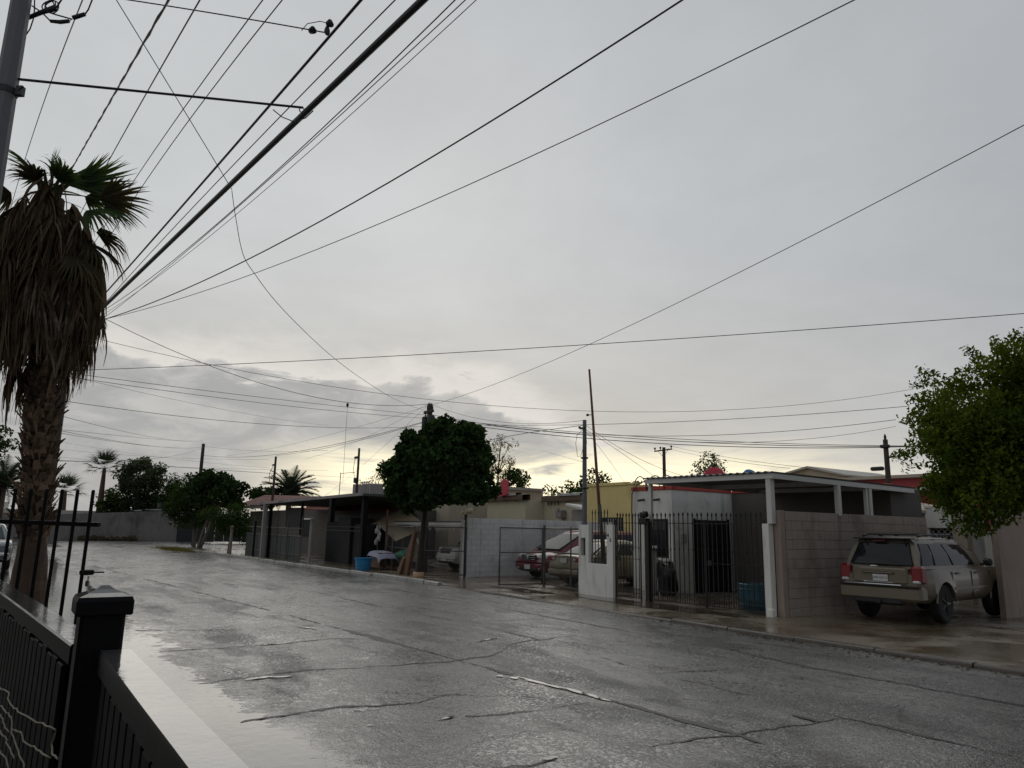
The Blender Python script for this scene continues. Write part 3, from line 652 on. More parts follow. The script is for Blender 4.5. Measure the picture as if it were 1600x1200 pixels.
for layer, (z0, cnt) in enumerate([(5.25, 18), (5.05, 22), (4.8, 24), (4.5, 24), (4.22, 22), (3.95, 12)]):
    for i in range(cnt):
        a = 2*math.pi*(i+.5*(layer % 2))/cnt+rnd.uniform(-.2, .2); z = z0+rnd.uniform(-.14, .14)
        if layer == 5 and math.cos(a-R(56)) > .1: continue
        if layer == 4 and math.cos(a-R(56)) > .55 and rnd.random() < .3: continue
        c = axp(z)-Vector((-9.75, .33, 0)); r = radz(z)
        o = dp[k] if k < 7 else inst(dp[rnd.randrange(7)], pa); k += 1
        o.location = (c.x+r*math.cos(a), c.y+r*math.sin(a), z); o.rotation_euler = (rnd.uniform(-.12, .12), rnd.uniform(-.16, .14), a); s_ = rnd.uniform(.85, 1.15); o.scale = (s_*rnd.uniform(.8, 1.1), s_, s_)
# one strand hanging clear of the skirt
b = MB(); b.tube([(-8.72, .25, 4.50), (-8.60, .42, 4.22), (-8.552, .531, 4.063), (-8.538, .589, 3.98)], .010, 5)
for i in range(26):
    q = Vector((-8.538, .589, 3.98-.01*i)); pts = [q]; l = rnd.uniform(.15, .30)
    for s_ in range(3): q = q+Vector((rnd.uniform(-.03, .02), rnd.uniform(-.02, .03), -l/3)); pts.append(q)
    strips(b, pts, .009, rnd.uniform(0, 6))
b.build('dead_frond', DEADF, pa, world=True)
for (A, B_, C_) in (((-9.5, -.12, 3.5), (-9.62, -.33, 3.3), (-9.66, -.36, 2.8)), ((-9.45, -.2, 3.6), (-9.7, -.52, 3.45), (-9.95, -.8, 3.35)), ((-9.3, .33, 3.5), (-9.18, .42, 3.3), (-9.15, .45, 3.05))):
    MB().tube([A, B_, C_], [.009, .006, .003], 5).build('dead_stalk', DEADF, pa, world=True)
# green fan fronds
def fan_frond(seed, stalk=.35, L=.55, n=30, droop=.5, m=GREENF, spread=1.45):
    r_ = random.Random(seed); b = MB(); P = []
    for i in range(6): t_ = i/5; P.append(Vector((stalk*t_, 0, .05*math.sin(t_*2)-.04*t_*t_)))
    strips(b, P, .014, 1.3); h = P[-1]
    for i in range(n):
        a = spread*(-1+2*(i+.5)/n); l = L*(1-.38*abs(a/spread)**1.5)*r_.uniform(.9, 1.08); d_ = Vector((math.cos(a), math.sin(a), .10+.12*math.cos(a*2)+r_.uniform(-.06, .06))); pts = [h]; q = h
        for s_ in range(6):
            q = q+d_*l/6; pts.append(q); f_ = droop*(.02 if s_ < 2 else .22); d_ = (d_+Vector((r_.uniform(-.05, .05), r_.uniform(-.05, .05), -f_-r_.uniform(0, .06)))).normalized()
        vs = []
        for j, q in enumerate(pts):
            ww = L*1.9*(.026*(.25+j/2.5) if j < 3 else .028*(1-(j-2.2)/4.0)); t_ = Vector((-math.sin(a), math.cos(a), .35*(1 if i % 2 else -1))).normalized()
            vs += [q-t_*ww*.5, q+t_*ww*.5]
        b.add(vs, [(2*j, 2*j+1, 2*j+3, 2*j+2) for j in range(6)])
    return b.build('green_frond', m, pa)
CR = Vector((-8.98, -.03, 5.30))-Vector((-9.75, .33, 0))
GREENDEAD = leafmat('browning_frond', (.045, .046, .028), (.100, .085, .050), .2)
for i, (phi, el, rl, st, L, dr, m_, dz_) in enumerate([
    (56+176, 30, .5, .22, .52, .55, GREENF, .0), (30, 80, 1.3, .08, .36, .15, GREENF, .0), (58, 14, -1.2, .22, .70, .55, GREENF, -.02), (70, 32, .9, .2, .36, .5, GREENF, -.02),
    (64, -2, -.9, .50, .62, 1.0, GREENDEAD, -.08), (50, -18, .7, .48, .60, 1.2, GREENF, -.15), (66, -40, .4, .56, .62, 1.4, GREENDEAD, -.25), (44, -50, .3, .6, .6, 1.4, GREENDEAD, -.35), (60, -30, -.4, .62, .55, 1.4, GREENDEAD, -.2), (230, 2, .6, .46, .52, 1.3, GREENDEAD, -.08), (215, -20, -.5, .45, .55, 1.4, GREENDEAD, -.15), (240, -35, .3, .5, .5, 1.4, GREENDEAD, -.2), (150, 35, .5, .2, .5, .8, GREENF, .0), (110, 10, -.4, .36, .55, 1.0, GREENF, -.05), (-30, 4, .3, .25, .45, 1.3, GREENDEAD, -.08), (10, 8, -.5, .3, .5, 1.2, GREENF, -.08)]):
    o = fan_frond(100+i, st, L, 34, dr, m_, spread=.62 if i == 2 else 1.0); o.location = CR+Vector((0, 0, dz_)); o.rotation_mode = 'ZYX' if False else 'XYZ'
    M = Matrix.Rotation(R(phi), 4, 'Z') @ Matrix.Rotation(-R(el), 4, 'Y') @ Matrix.Rotation(rl, 4, 'X'); o.rotation_euler = M.to_euler()
b = MB()
for i in range(14):
    a = 2*math.pi*i/14; b.tube([CR+Vector((.05*math.cos(a), .05*math.sin(a), -.35)), CR+Vector((.10*math.cos(a), .10*math.sin(a), -.02)), CR+Vector((.18*math.cos(a), .18*math.sin(a), .10))], [.03, .022, .010], 5)
b.build('crown_shaft', GREENDEAD, pa)

# unseen house and porch, added behind the camera to shade the fence
oh = empty('house', (0, -4, 0), 0, 'low plastered house with a small porch on the near side behind the black fence', 'house')
MB().box((1, -6.2, 1.6), (13, 7, 3.2)).build('wall', GREYW, oh, world=True); MB().box((.6, -1.75, 2.93), (6.2, 1.9, .14)).build('added_porch_roof', GREYW, oh, world=True)
for x in (-2.3, 3.5): MB().rbox((x, -.95, 1.42), (.2, .2, 2.86), .02).build('added_porch_post', GREYW, oh, world=True)
MB().box((.9, -2.69, 1.05), (.95, .06, 2.1)).build('door', WOOD, oh, world=True); MB().box((-1.2, -2.69, 1.5), (1.3, .05, 1.1)).build('window', GLASS, oh, world=True)
# ---------------------------------------------------------------- walls of blocks
def block_wall(name, x0, y0, x1, y1, h, th, mb, mm, label, bl=.40, bh=.2, cap=None, seed=0):
    L = math.hypot(x1-x0, y1-y0); a = math.atan2(y1-y0, x1-x0)
    root = empty(name, (x0, y0, 0), a, label, 'wall')
    core = MB().box((L/2, 0, h/2), (L, th-.02, h)); core.build('mortar', mm, root)
    jx = .007; r_ = random.Random(seed); protos = {}
    rows = int(round(h/bh)); rh = h/rows
    for r in range(rows):
        x = 0.0; first = bl/2 if r % 2 else bl
        while x < L-.02:
            l = min(first if x == 0 else bl, L-x); first = bl; key = round(l, 3)
            if key not in protos:
                m_ = MB().rbox((0, 0, 0), (l-jx, th, rh-jx), .006); protos[key] = m_.build('block', mb, root); o = protos[key]
            else: o = inst(protos[key], root)
            o.location = (x+l/2, r_.uniform(-.003, .003), (r+.5)*rh+.001); x += l
    return root
def hb(nm, x0, x1, y0, y1, z0, z1, m, par, bev=0):
    b = MB(); c = ((x0+x1)/2, (y0+y1)/2, (z0+z1)/2); d_ = (abs(x1-x0), abs(y1-y0), abs(z1-z0))
    (b.rbox(c, d_, bev) if bev else b.box(c, d_)); return b.build(nm, m, par, world=True)
def grille(par, axis, c, x0, x1, z0, z1, n, r=.008, m=IRON, hz=(), nm='bar'):
    """upright bars across an opening; axis 'x': runs along X at Y=c, 'y': along Y at X=c"""
    P = (lambda u, z: (u, c, z)) if axis == 'x' else (lambda u, z: (c, u, z))
    for i in range(n):
        u = x0+(x1-x0)*(i+.5)/n; MB().tube([P(u, z0), P(u, z1)], r, 5).build(nm, m, par, world=True)
    for z in hz: MB().tube([P(x0, z), P(x1, z)], r, 5).build('crossbar', m, par, world=True)

# ---------------------------------------------------------------- lot A: white gate pillar wall, spear gate, carport, white house
pw = empty('gate_wall', (-15.7, 13.45, 0), 0, 'white plastered U-shaped wall with letter slot and house number beside the spear gate', 'wall')
hb('plinth', -16.43, -15.01, 13.41, 13.59, 0, .88, WHITE, pw, .006)
b = MB()
for x0, x1, z0, z1 in ((-16.43, -16.34, .88, 1.92), (-16.14, -16.0, .88, 1.92), (-16.34, -16.14, .88, 1.08), (-16.34, -16.14, 1.56, 1.92)): b.box(((x0+x1)/2, 13.5, (z0+z1)/2), (x1-x0, .174, z1-z0))
b.build('pier', WHITE, pw, world=True); hb('letter_slot', -16.34, -16.14, 13.53, 13.58, 1.08, 1.56, DARKG, pw)
hb('pier', -15.25, -15.01, 13.412, 13.588, .88, 1.92, WHITE, pw, .004)
for ch, x, z in (('4', -15.19, 1.645), ('5', -15.09, 1.52)): text('number', ch, .13, INK, pw, (x+15.7, -.048, z), (R(90), 0, 0), .006)
for x in np.linspace(-15.94, -15.31, 6): MB().tube([(x, 13.5, .88), (x, 13.5, 2.2), (x, 13.5, 2.24), (x, 13.5, 2.36)], [.012, .012, .022, .002], 5).build('picket', IRON, pw, world=True)
for z in (.93, 1.02, 1.97): MB().tube([(-15.99, 13.5, z), (-15.26, 13.5, z)], .008, 5).build('crossbar', IRON, pw, world=True)
for i, x in enumerate((-15.98, -15.62, -15.30)): MB().tube([(x, 13.5, .9), (x, 13.5, 1.12)], .007, 5).build('short_bar', IRON, pw, world=True)

def spear_gate(name, x0, y0, x1, y1, n, label, h=2.2, mid=True):
    L = math.hypot(x1-x0, y1-y0); a = math.atan2(y1-y0, x1-x0); g = empty(name, (x0, y0, .045), a, label, 'gate')
    pr_ = MB().tube([(0, 0, .05), (0, 0, h-.10), (0, 0, h-.095), (0, 0, h-.06), (0, 0, h)], [.0125, .0125, .017, .025, .001], 6); pr_.lathe([(.012, 1.28), (.024, 1.31), (.012, 1.34)], n=6)
    p0 = None
    for i in range(n):
        u = L*(i+.5)/n; o = p0 = pr_.build('picket', IRON, g) if p0 is None else inst(p0, g)
        o.location = (u, rnd.uniform(-.006, .006), rnd.uniform(-.012, .012)); o.rotation_euler = (0, rnd.uniform(-.006, .006), 0)
    for z, r in ((.06, .016), (.28, .011), (1.93, .014)): MB().tube([(0, 0, z), (L, 0, z)], r, 4).build('crossbar', IRON, g)
    s0 = None
    for i in range(n):
        for q in (.0,):
            o = s0 = MB().tube([(0, 0, .06), (0, 0, .28)], .008, 5).build('short_bar', IRON, g) if s0 is None else inst(s0, g); o.location = (L*(i+1)/n, 0, 0)
    b = MB().tube([(0, 0, .17), (L, 0, .17)], .007, 5); b.build('crossbar', IRON, g)
    for u in (0, L): MB().tube([(u, 0, .0), (u, 0, 2.02)], .019, 4).build('stile', IRON, g)
    if mid: MB().tube([(.02, 0, 1.02), (L*.97, 0, 1.02)], .008, 5).build('crossbar', IRON, g); MB().rbox((.10, 0, 1.02), (.12, .05, .12), .01).build('lock_box', IRON, g)
    return g
spear_gate('spear_gate', -14.98, 13.5, -14.12, 13.57, 8, 'narrow spear topped iron gate between the white pillar wall and dark post')
spear_gate('spear_gate', -13.76, 13.60, -12.12, 13.70, 12, 'spear topped iron gate leaf hung on the dark post, in front of white house', mid=False)
spear_gate('spear_gate', -12.08, 13.70, -10.52, 13.82, 12, 'spear topped iron gate leaf nearest the brown wall, in front of blue barrel')
gp_ = empty('gate_post', (-13.9, 13.6, 0), 0, 'dark iron gate post with a bulky dark bracket on top', 'post')
hb('shaft', -13.96, -13.82, 13.55, 13.66, 0, 2.02, IRON, gp_, .006)
b = MB(); b.rbox((-14.02, 13.6, 2.02), (.30, .16, .16), .02); b.rbox((-14.08, 13.6, 2.16), (.12, .12, .18), .02); b.blob((-13.95, 13.58, 2.2), (.2, .16, .18), 3, amp=.5); b.build('bracket', IRON, gp_, world=True)
wp = empty('white_post', (-14.08, 13.78, 0), 0, 'slim white painted post standing just behind the dark gate post', 'post'); hb('shaft', -14.16, -14.05, 13.72, 13.84, 0, 1.95, WHITE, wp, .006)

cp = empty('carport', (-12.1, 15.9, 0), 0, 'carport with corrugated metal roof on white posts over the front yard', 'carport')
def corrugated(x0, x1, y0, y1, zf, amp, pitch, along='y', th=.006):
    """sheet whose ridges run along Y (or X)"""
    b = MB(); n = int(abs(x1-x0)/pitch*6) if along == 'y' else int(abs(y1-y0)/pitch*6); vs = []
    for i in range(n+1):
        t_ = i/n; w_ = amp*math.cos(2*math.pi*i/6)
        for e in (0, 1):
            x, y = (x0+(x1-x0)*t_, (y0, y1)[e]) if along == 'y' else ((x0, x1)[e], y0+(y1-y0)*t_)
            vs.append((x, y, zf(x, y)+w_)); vs.append((x, y, zf(x, y)+w_-th))
    fs = []
    for i in range(n): fs += [(4*i, 4*i+4, 4*i+6, 4*i+2), (4*i+1, 4*i+3, 4*i+7, 4*i+5), (4*i, 4*i+1, 4*i+5, 4*i+4), (4*i+2, 4*i+6, 4*i+7, 4*i+3)]
    return b.add(vs, fs)
def cz(x, y): return 3.12-.012*(y-13.7)-.008*(x+14)
corrugated(-14.08, -10.12, 13.62, 19.6, cz, .022, .19).build('roof_sheet', CORR, cp, world=True, smooth=True)
for nm, A_, B_ in (('fascia', (-14.05, 13.72), (-10.15, 13.72)), ('fascia', (-10.17, 13.68), (-10.17, 19.5)), ('beam', (-13.98, 13.9), (-13.98, 19.4)), ('beam', (-14.0, 16.2), (-10.3, 16.2)), ('beam', (-14.0, 18.2), (-10.3, 18.2))):
    m_ = MB(); za, zb_ = cz(*A_)-.085, cz(*B_)-.085; dx_, dy_ = B_[0]-A_[0], B_[1]-A_[1]; l = math.hypot(dx_, dy_); ox, oy = -dy_/l*.03, dx_/l*.03
    vs = [(p_[0]+s_*ox, p_[1]+s_*oy, z_+k_) for p_, z_ in ((A_, za), (B_, zb_)) for k_ in (-.055, .055) for s_ in (-1, 1)]
    m_.add(vs, [(0, 1, 3, 2), (4, 6, 7, 5), (0, 4, 5, 1), (2, 3, 7, 6), (0, 2, 6, 4), (1, 5, 7, 3)]); m_.build(nm, WHITE2, cp, world=True)
hb('post', -14.01, -13.92, 13.76, 13.85, 1.9, 3.0, WHITE2, cp, .006)
hb('post', -10.36, -10.23, 13.72, 13.86, 1.98, 3.0, WHITE2, cp, .006); 
b = MB().rbox((-10.40, 13.78, 1.0), (.17, .17, 1.96), .01); b.rbox((-10.36, 13.72, .10), (.16, .14, .20), .02); b.build('pillar', WHITE, cp, world=True)
hb('post', -10.24, -10.13, 16.08, 16.20, 2.2, 2.99, WHITE2, cp, .006); hb('post', -10.24, -10.15, 17.42, 17.54, 2.2, 2.98, WHITE2, cp, .006); hb('post', -10.24, -10.16, 17.30, 17.36, 2.2, 2.98, WHITE2, cp)
BW = block_wall('block_wall', -10.22, 14.06, -10.22, 20.0, 2.26, .15, BBLOCK, BMORT, 'brown painted block wall beside the gold vehicle', seed=4)
pp_ = empty('wall_pier', (-10.22, 13.95, 0), 0, 'pinkish plastered end pier of the brown block wall', 'pier'); hb('shaft', -10.31, -10.14, 13.87, 14.045, 0, 2.27, PINK, pp_, .012)

ha = empty('house', (-15.4, 16.1, 0), 0, 'white house with red roof trim and dark screen door behind the spear gate', 'house')
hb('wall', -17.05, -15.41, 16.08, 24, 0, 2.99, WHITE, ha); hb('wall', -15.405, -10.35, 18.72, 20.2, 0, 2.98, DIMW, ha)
hb('roof_trim', -17.09, -15.37, 16.04, 18.68, 2.99, 3.11, REDTRIM, ha, .01); hb('roof_trim', -15.36, -10.36, 18.68, 18.9, 2.985, 3.10, REDTRIM, ha, .01); hb('roof', -17.0, -15.45, 16.15, 24, 2.95, 3.05, GREYW, ha); hb('roof', -15.40, -10.35, 18.92, 20.2, 2.985, 3.05, GREYW, ha)
wi = hb('window', -16.25, -15.58, 16.06, 16.10, 1.02, 2.14, DARK, ha); hb('pane', -16.21, -15.93, 16.045, 16.058, 1.08, 2.08, GLASS, wi); hb('pane', -15.90, -15.62, 16.045, 16.058, 1.08, 2.08, GLASS, wi); hb('sill', -16.3, -15.54, 16.0, 16.07, .96, 1.02, WHITE, wi)
dr_ = hb('door', -15.42, -15.375, 17.0, 18.46, .02, 2.14, DARKM, ha)
grille(dr_, 'y', -15.36, 17.02, 18.44, .05, 2.12, 11, .008, BLACK, (.08, .75, 1.4, 2.08)); hb('frame', -15.40, -15.35, 16.96, 17.0, .02, 2.18, BLACK, dr_); hb('frame', -15.40, -15.35, 18.46, 18.50, .02, 2.18, BLACK, dr_)
hb('meter_box', -15.40, -15.33, 16.42, 16.58, 1.45, 1.72, GREYW, ha, .01)
for x in (-16.55, -15.92): MB().tube([(x, 16.1, 2.72), (x, 15.82, 2.68)], .035, 8).build('roof_spout', DARKG, ha, world=True)
bwi = hb('window', -12.9, -12.15, 18.68, 18.73, .95, 2.0, DARK, ha); grille(bwi, 'x', 18.66, -12.9, -12.15, .95, 2.0, 7, .008, BLACK, (1.3, 1.65)); hb('pane', -12.86, -12.19, 18.695, 18.70, 1.0, 1.95, GLASS, bwi)
hb('wall_lamp', -11.75, -11.6, 18.55, 18.71, 1.95, 2.15, RAG, ha, .03)
for i, (xa, w_) in enumerate(((-16.9, .55), (-16.4, .75), (-15.9, .6))):
    pts = [(xa+w_*(1-math.cos(t_*math.pi))/2, 15.98+.04*i, 3.0+.42*math.sin(t_*math.pi)) for t_ in [k/10 for k in range(11)]]
    MB().tube(pts, .016, 6).build('bent_conduit', GALV, ha, smooth=True, world=True)
MB().tube([(-16.98, 16.0, 1.2), (-17.0, 15.98, 2.3), (-16.98, 15.98, 2.9), (-16.7, 15.96, 3.2), (-16.3, 15.96, 3.28)], .02, 6).build('bent_conduit', GALV, ha, smooth=True, world=True)
# things in the yard
ba = empty('barrel', (-11.25, 14.45, .045), 0, 'wide teal plastic barrel behind the gate leaf nearest the brown wall', 'barrel')
b = MB().lathe([(.40, 0), (.46, .08), (.49, .3), (.47, .52), (.48, .54), (.48, .58), (.44, .60), (.43, .55)], n=22, sx=1.05, sy=.7); autosmooth(b.build('tub', TEAL, ba))
for z in (.12, .46): MB().lathe([(.475, z), (.50, z+.015), (.475, z+.03)], n=22, sx=1.05, sy=.7).build('hoop', TEAL, ba, smooth=True)
bk = empty('bucket', (-10.98, 14.62, .045), 0, 'pale blue white bucket behind the teal barrel near the brown wall', 'bucket')
b = MB().lathe([(.12, .45), (.15, .78), (.16, .79), (.16, .81), (.13, .80)], n=16); b.lathe([(.13, 0), (.13, .45)], n=10); autosmooth(b.build('pail', SKYB if False else mat('pale_blue_plastic', (.32, .38, .44), .5, .1, 3), bk))
bg_ = empty('rubbish_bag', (-15.0, 15.4, .045), 0, 'tall black wrapped bundle standing in the yard before the white house', 'bundle')
MB().blob((0, 0, .40), (.62, .5, .95), 3, 14, 11, .75).build('sack', BLKPL, bg_, smooth=True); MB().blob((-.02, 0, .92), (.26, .2, .12), 4, 8, 5, .4).build('knot', RAG, bg_, smooth=True)
pd = empty('pedestal', (-15.35, 15.2, .045), 0, 'grey pedestal with a pale top beside the black bundle in the yard', 'pedestal')
MB().lathe([(.16, 0), (.13, .1), (.12, 1.25)], n=12).build('column', GREYW, pd, smooth=True); MB().lathe([(.15, 1.25), (.17, 1.27), (.16, 1.33)], n=12).build('cap', WHITE, pd)
pl_ = empty('potted_plant', (-12.4, 15.6, .045), 0, 'dark potted plant standing behind the middle of the spear gate', 'plant')
MB().lathe([(.16, 0), (.22, .34), (.24, .36), (.2, .35)], n=14).build('pot', BROWN, pl_, smooth=True)

# poles in front of lot A
up_ = empty('utility_pole', (-17.12, 14.2, 0), 0, 'slim grey concrete pole rising behind the white pillar wall', 'pole')
b = MB().lathe([(.085, 0), (.058, 5.05)], n=8); b.build('shaft', CPOLE, up_)
MB().rbox((-.04, -.05, 4.80), (.22, .05, .06), .01).build('bracket', BLKPL, up_); MB().rbox((0, 0, 3.9), (.17, .17, .05), .01).build('band', BLKPL, up_); MB().rbox((0, 0, 3.0), (.18, .18, .05), .01).build('band', BLKPL, up_); MB().blob((-.16, -.06, 4.83), (.10, .08, .08), 2).build('insulator', BLKPL, up_)
for s_ in ((-.3, .55), (.22, .75)):
    MB().tube([(0, -.07, 4.75), (s_[0]*.8, -.1, 4.6), (s_[0], -.1, 4.35), (s_[0]*.7, -.1, 3.95), (s_[0]*.3, -.08, 3.95), (0, -.07, 4.15)], .007, 5).build('cable_loop', RUBBER, up_, smooth=True)
lp = empty('leaning_pole', (-15.95, 14.02, 0), 0, 'tall thin rust red pole leaning left above the white pillar wall', 'pole')
MB().tube([(0, 0, 0), (-.20, -.01, 1.75), (-.28, -.01, 2.5)], [.05, .055, .05], 8).build('wrapping', DARKG, lp, smooth=True)
MB().tube([(-.17, -.01, 1.5), (-.30, -.01, 2.55), (-.71, -.02, 6.52)], [.05, .046, .030], 8).build('shaft', RUST, lp, smooth=True)
b = MB(); b.tube([(-.57, -.02, 5.12), (-.70, -.06, 5.13)], .012, 5); b.blob((-.74, -.06, 5.13), (.11, .08, .08), 2); b.build('insulator', BLKPL, lp)

# ---------------------------------------------------------------- lot behind the gold vehicle
hr = empty('house', (-9.8, 21.5, 0), 0, 'house with lattice window and dark porch opening behind the gold vehicle', 'house')
hb('wall', -13.2, -10.93, 21.6, 25, 0, 2.45, GREYW, hr); hb('wall', -10.93, -10.20, 21.5, 21.7, 0, 1.25, WHITE, hr); hb('lintel', -10.93, -10.22, 21.48, 21.72, 2.02, 2.62, WHITE, hr)
hb('column', -10.22, -9.86, 21.46, 21.74, 0, 2.75, TAN, hr)
wl = hb('window', -10.93, -10.24, 21.60, 21.66, 1.25, 2.02, DARK, hr); hb('frame', -10.93, -10.86, 21.50, 21.6, 1.25, 2.02, WHITE, wl)
b = MB()
for k in range(-3, 5):
    for s_ in (-1, 1):
        xa, xb = -10.86+k*.16, -10.86+k*.16+.62; za, zb_ = (1.3, 2.0) if s_ > 0 else (2.0, 1.3)
        def cl(x): return za+(zb_-za)*(x-xa)/(xb-xa)
        x0, x1 = max(xa, -10.86), min(xb, -10.25)
        if x1 > x0: b.tube([(x0, 21.57, cl(x0)), (x1, 21.57, cl(x1))], .010, 4)
b.build('lattice', WHITE2, wl, world=True, kind='stuff')
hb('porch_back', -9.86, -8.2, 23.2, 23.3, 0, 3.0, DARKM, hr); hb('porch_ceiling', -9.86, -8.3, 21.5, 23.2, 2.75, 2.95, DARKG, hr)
hb('door_frame', -9.80, -9.62, 22.3, 22.4, 0, 1.95, WHITE, hr); hb('inner_wall', -9.62, -9.25, 22.4, 22.6, 0, 2.4, TAN, hr)
MB().poly([(-9.86, 21.5, 2.95), (-8.25, 21.5, 2.95), (-8.25, 21.5, 2.62), (-8.42, 21.5, 2.78), (-9.66, 21.5, 2.78), (-9.86, 21.5, 2.58)], (0, .2, 0)).build('porch_beam', DARKG, hr, world=True)
b = MB(); b.lathe([(.03, .22), (.09, .2), (.07, 0), (.03, -.02)], (-9.5, 22.28, 1.75), 8); b.tube([(-9.5, 22.28, 1.97), (-9.5, 22.4, 2.05)], .012, 5); b.build('lantern', BLACK, hr, world=True)
hb('roof', -13.4, -9.6, 21.4, 25, 2.45, 2.60, GREYW, hr) if False else None
MB().poly([(-13.6, 21.45, 2.95), (-10.9, 21.45, 2.42), (-10.9, 21.45, 2.50), (-13.6, 21.45, 3.03)], (0, 3.6, 0)).build('roof', TAN, hr, world=True)
rw = empty('side_wall', (-7.92, 18.6, 0), 0, 'pinkish brown plastered wall at the right edge beside the gold vehicle', 'wall')
MB().poly([(-7.98, 18.55, 0), (-7.86, 18.55, 0), (-8.05, 26, 0), (-8.2, 26, 0)], (0, 0, 2.5)).build('wall', PINK, rw, world=True)

# ---------------------------------------------------------------- roofs behind lot A
hy = empty('house', (-24.5, 22, 0), 0, 'yellow house with flat parapet behind the slim grey pole', 'house')
hb('wall', -26.4, -23.1, 22, 28, 0, 3.72, YELLOW, hy); hb('parapet', -26.45, -23.6, 21.95, 22.2, 3.72, 3.86, YELLOW, hy, .02); hb('parapet', -23.6, -23.05, 21.97, 22.2, 3.72, 3.80, YELLOW, hy, .02); hb('wall', -23.1, -22.2, 22.6, 28, 0, 3.0, YELLOW, hy)
yw = hb('window', -25.4, -23.95, 21.98, 22.02, 1.1, 2.35, DARK, hy); hb('frame', -25.4, -23.95, 21.94, 21.98, 1.68, 1.74, WHITE, yw); grille(yw, 'x', 21.94, -24.9, -23.95, 1.1, 2.3, 6, .015, WHITE2)
b = MB(); q = -22.9; 
hd = empty('hillside_roof', (-22.2, 33, 0), 0, 'pale low gabled roof rising beyond the carport', 'house')
MB().poly([(-24.2, 33, 4.72), (-22.25, 33, 5.10), (-20.4, 33, 4.62), (-20.4, 33, 0), (-24.2, 33, 0)], (0, 6, 0)).build('wall', TAN, hd, world=True)
MB().poly([(-24.5, 32.8, 4.70), (-22.25, 32.8, 5.14), (-20.2, 32.8, 4.62), (-20.2, 32.8, 4.54), (-22.25, 32.8, 5.04), (-24.5, 32.8, 4.60)], (0, 6.4, 0)).build('roof', mat('pale_roof', (.42, .40, .35), .7, .12, 2), hd, world=True)
hr2 = empty('house', (-17.5, 30, 0), 0, 'dark red house with pale roof edge beyond the carport and right tree', 'house')
hb('wall', -18.9, -12.5, 30, 36, 0, 4.10, REDW, hr2); hb('roof', -19.2, -12.2, 29.7, 36, 4.10, 4.22, TAN, hr2); hb('wall', -16.4, -15.2, 29.6, 30, 0, 3.2, REDW, hr2); hb('roof_ledge', -17.4, -14.8, 29.3, 29.98, 3.55, 3.66, WHITE, hr2)
def dish(name, c, r, m, label, tilt=(.2, .9)):
    o = empty(name, c, 0, label, 'satellite dish'); b = MB(); n = 20; prof = [(0.001, -.22), (.35, -.19), (.7, -.1), (1, 0)]; vs = []
    for q, z in prof:
        for k in range(n): a = 2*math.pi*k/n; vs.append(Vector((q*r*math.cos(a), q*r*math.sin(a), z*r)))
    for q, z in prof[::-1]:
        for k in range(n): a = 2*math.pi*k/n; vs.append(Vector((q*r*math.cos(a), q*r*math.sin(a), z*r+.02)))
    M = Matrix.Rotation(tilt[1], 3, 'Z') @ Matrix.Rotation(tilt[0], 3, 'X')
    m_ = 2*len(prof); fs = [(i*n+k, i*n+(k+1) % n, (i+1)*n+(k+1) % n, (i+1)*n+k) for i in range(m_-1) for k in range(n)]
    b.add([M @ v for v in vs], fs); b.build('reflector', m, o, smooth=True)
    MB().tube([(0, 0, -c[2] if False else -1.0), (0, 0, -.1)], .03, 6).build('mast', GALV, o)
    MB().tube([M @ Vector((0, 0, -.2*r)), M @ Vector((0, 0, .55*r))], .012, 5).build('feed_arm', GALV, o)
    return o
dish('satellite_dish', (-20.63, 24, 4.02), .46, REDC, 'red satellite dish showing above the corrugated carport roof', (R(70), R(25)))
dish('satellite_dish', (-18.8, 24, 4.05), .26, SKYB, 'small blue satellite dish above the corrugated carport roof', (R(50), R(60)))
hk = empty('house', (-18.5, 24.5, 0), 0, 'grey flat roofed house hidden behind the white house and carport', 'house'); hb('wall', -21.8, -17.6, 24.3, 29, 0, 3.15, GREYW, hk); hb('roof', -21.9, -17.5, 24.2, 29, 3.15, 3.25, GREYW, hk)

# ---------------------------------------------------------------- lot B: white block wall and chain link gates
block_wall('block_wall', -23.55, 13.78, -24.25, 21.6, 2.13, .15, WBLOCK, WMORT, 'white painted block wall behind the dark red minivan', seed=9)
cw = empty('cactus', (-23.6, 14.0, 2.1), 0, 'ragged pale cut-out ornament on the near end of the white block wall', 'ornament')
b = MB(); b.blob((0, 0, .0), (.16, .14, .7), 3, 7, 6, .5); b.blob((.1, .08, .28), (.34, .2, .22), 5, 8, 5, .7); b.blob((.26, .2, .40), (.10, .08, .22), 6, 6, 4, .6); b.blob((-.14, -.1, .22), (.2, .12, .14), 7, 6, 4, .6); b.build('body', CREAM, cw, world=False)
def link_mesh(b, P, L, z0, z1, sp=.085, r=.0026):
    n = int((L+(z1-z0))/sp)
    for i in range(n):
        s_ = i*sp
        for sg in (1, -1):
            u0, za = s_-(z1-z0), z0; u1, zb_ = s_, z1
            if sg < 0: za, zb_ = z1, z0
            if u0 < 0: za += (zb_-za)*(0-u0)/(u1-u0); u0 = 0
            if u1 > L: zb_ = za+(zb_-za)*(L-u0)/(u1-u0); u1 = L
            if u1-u0 > .01: b.tube([P(u0, za), P(u1, zb_)], r, 3, cap=False)
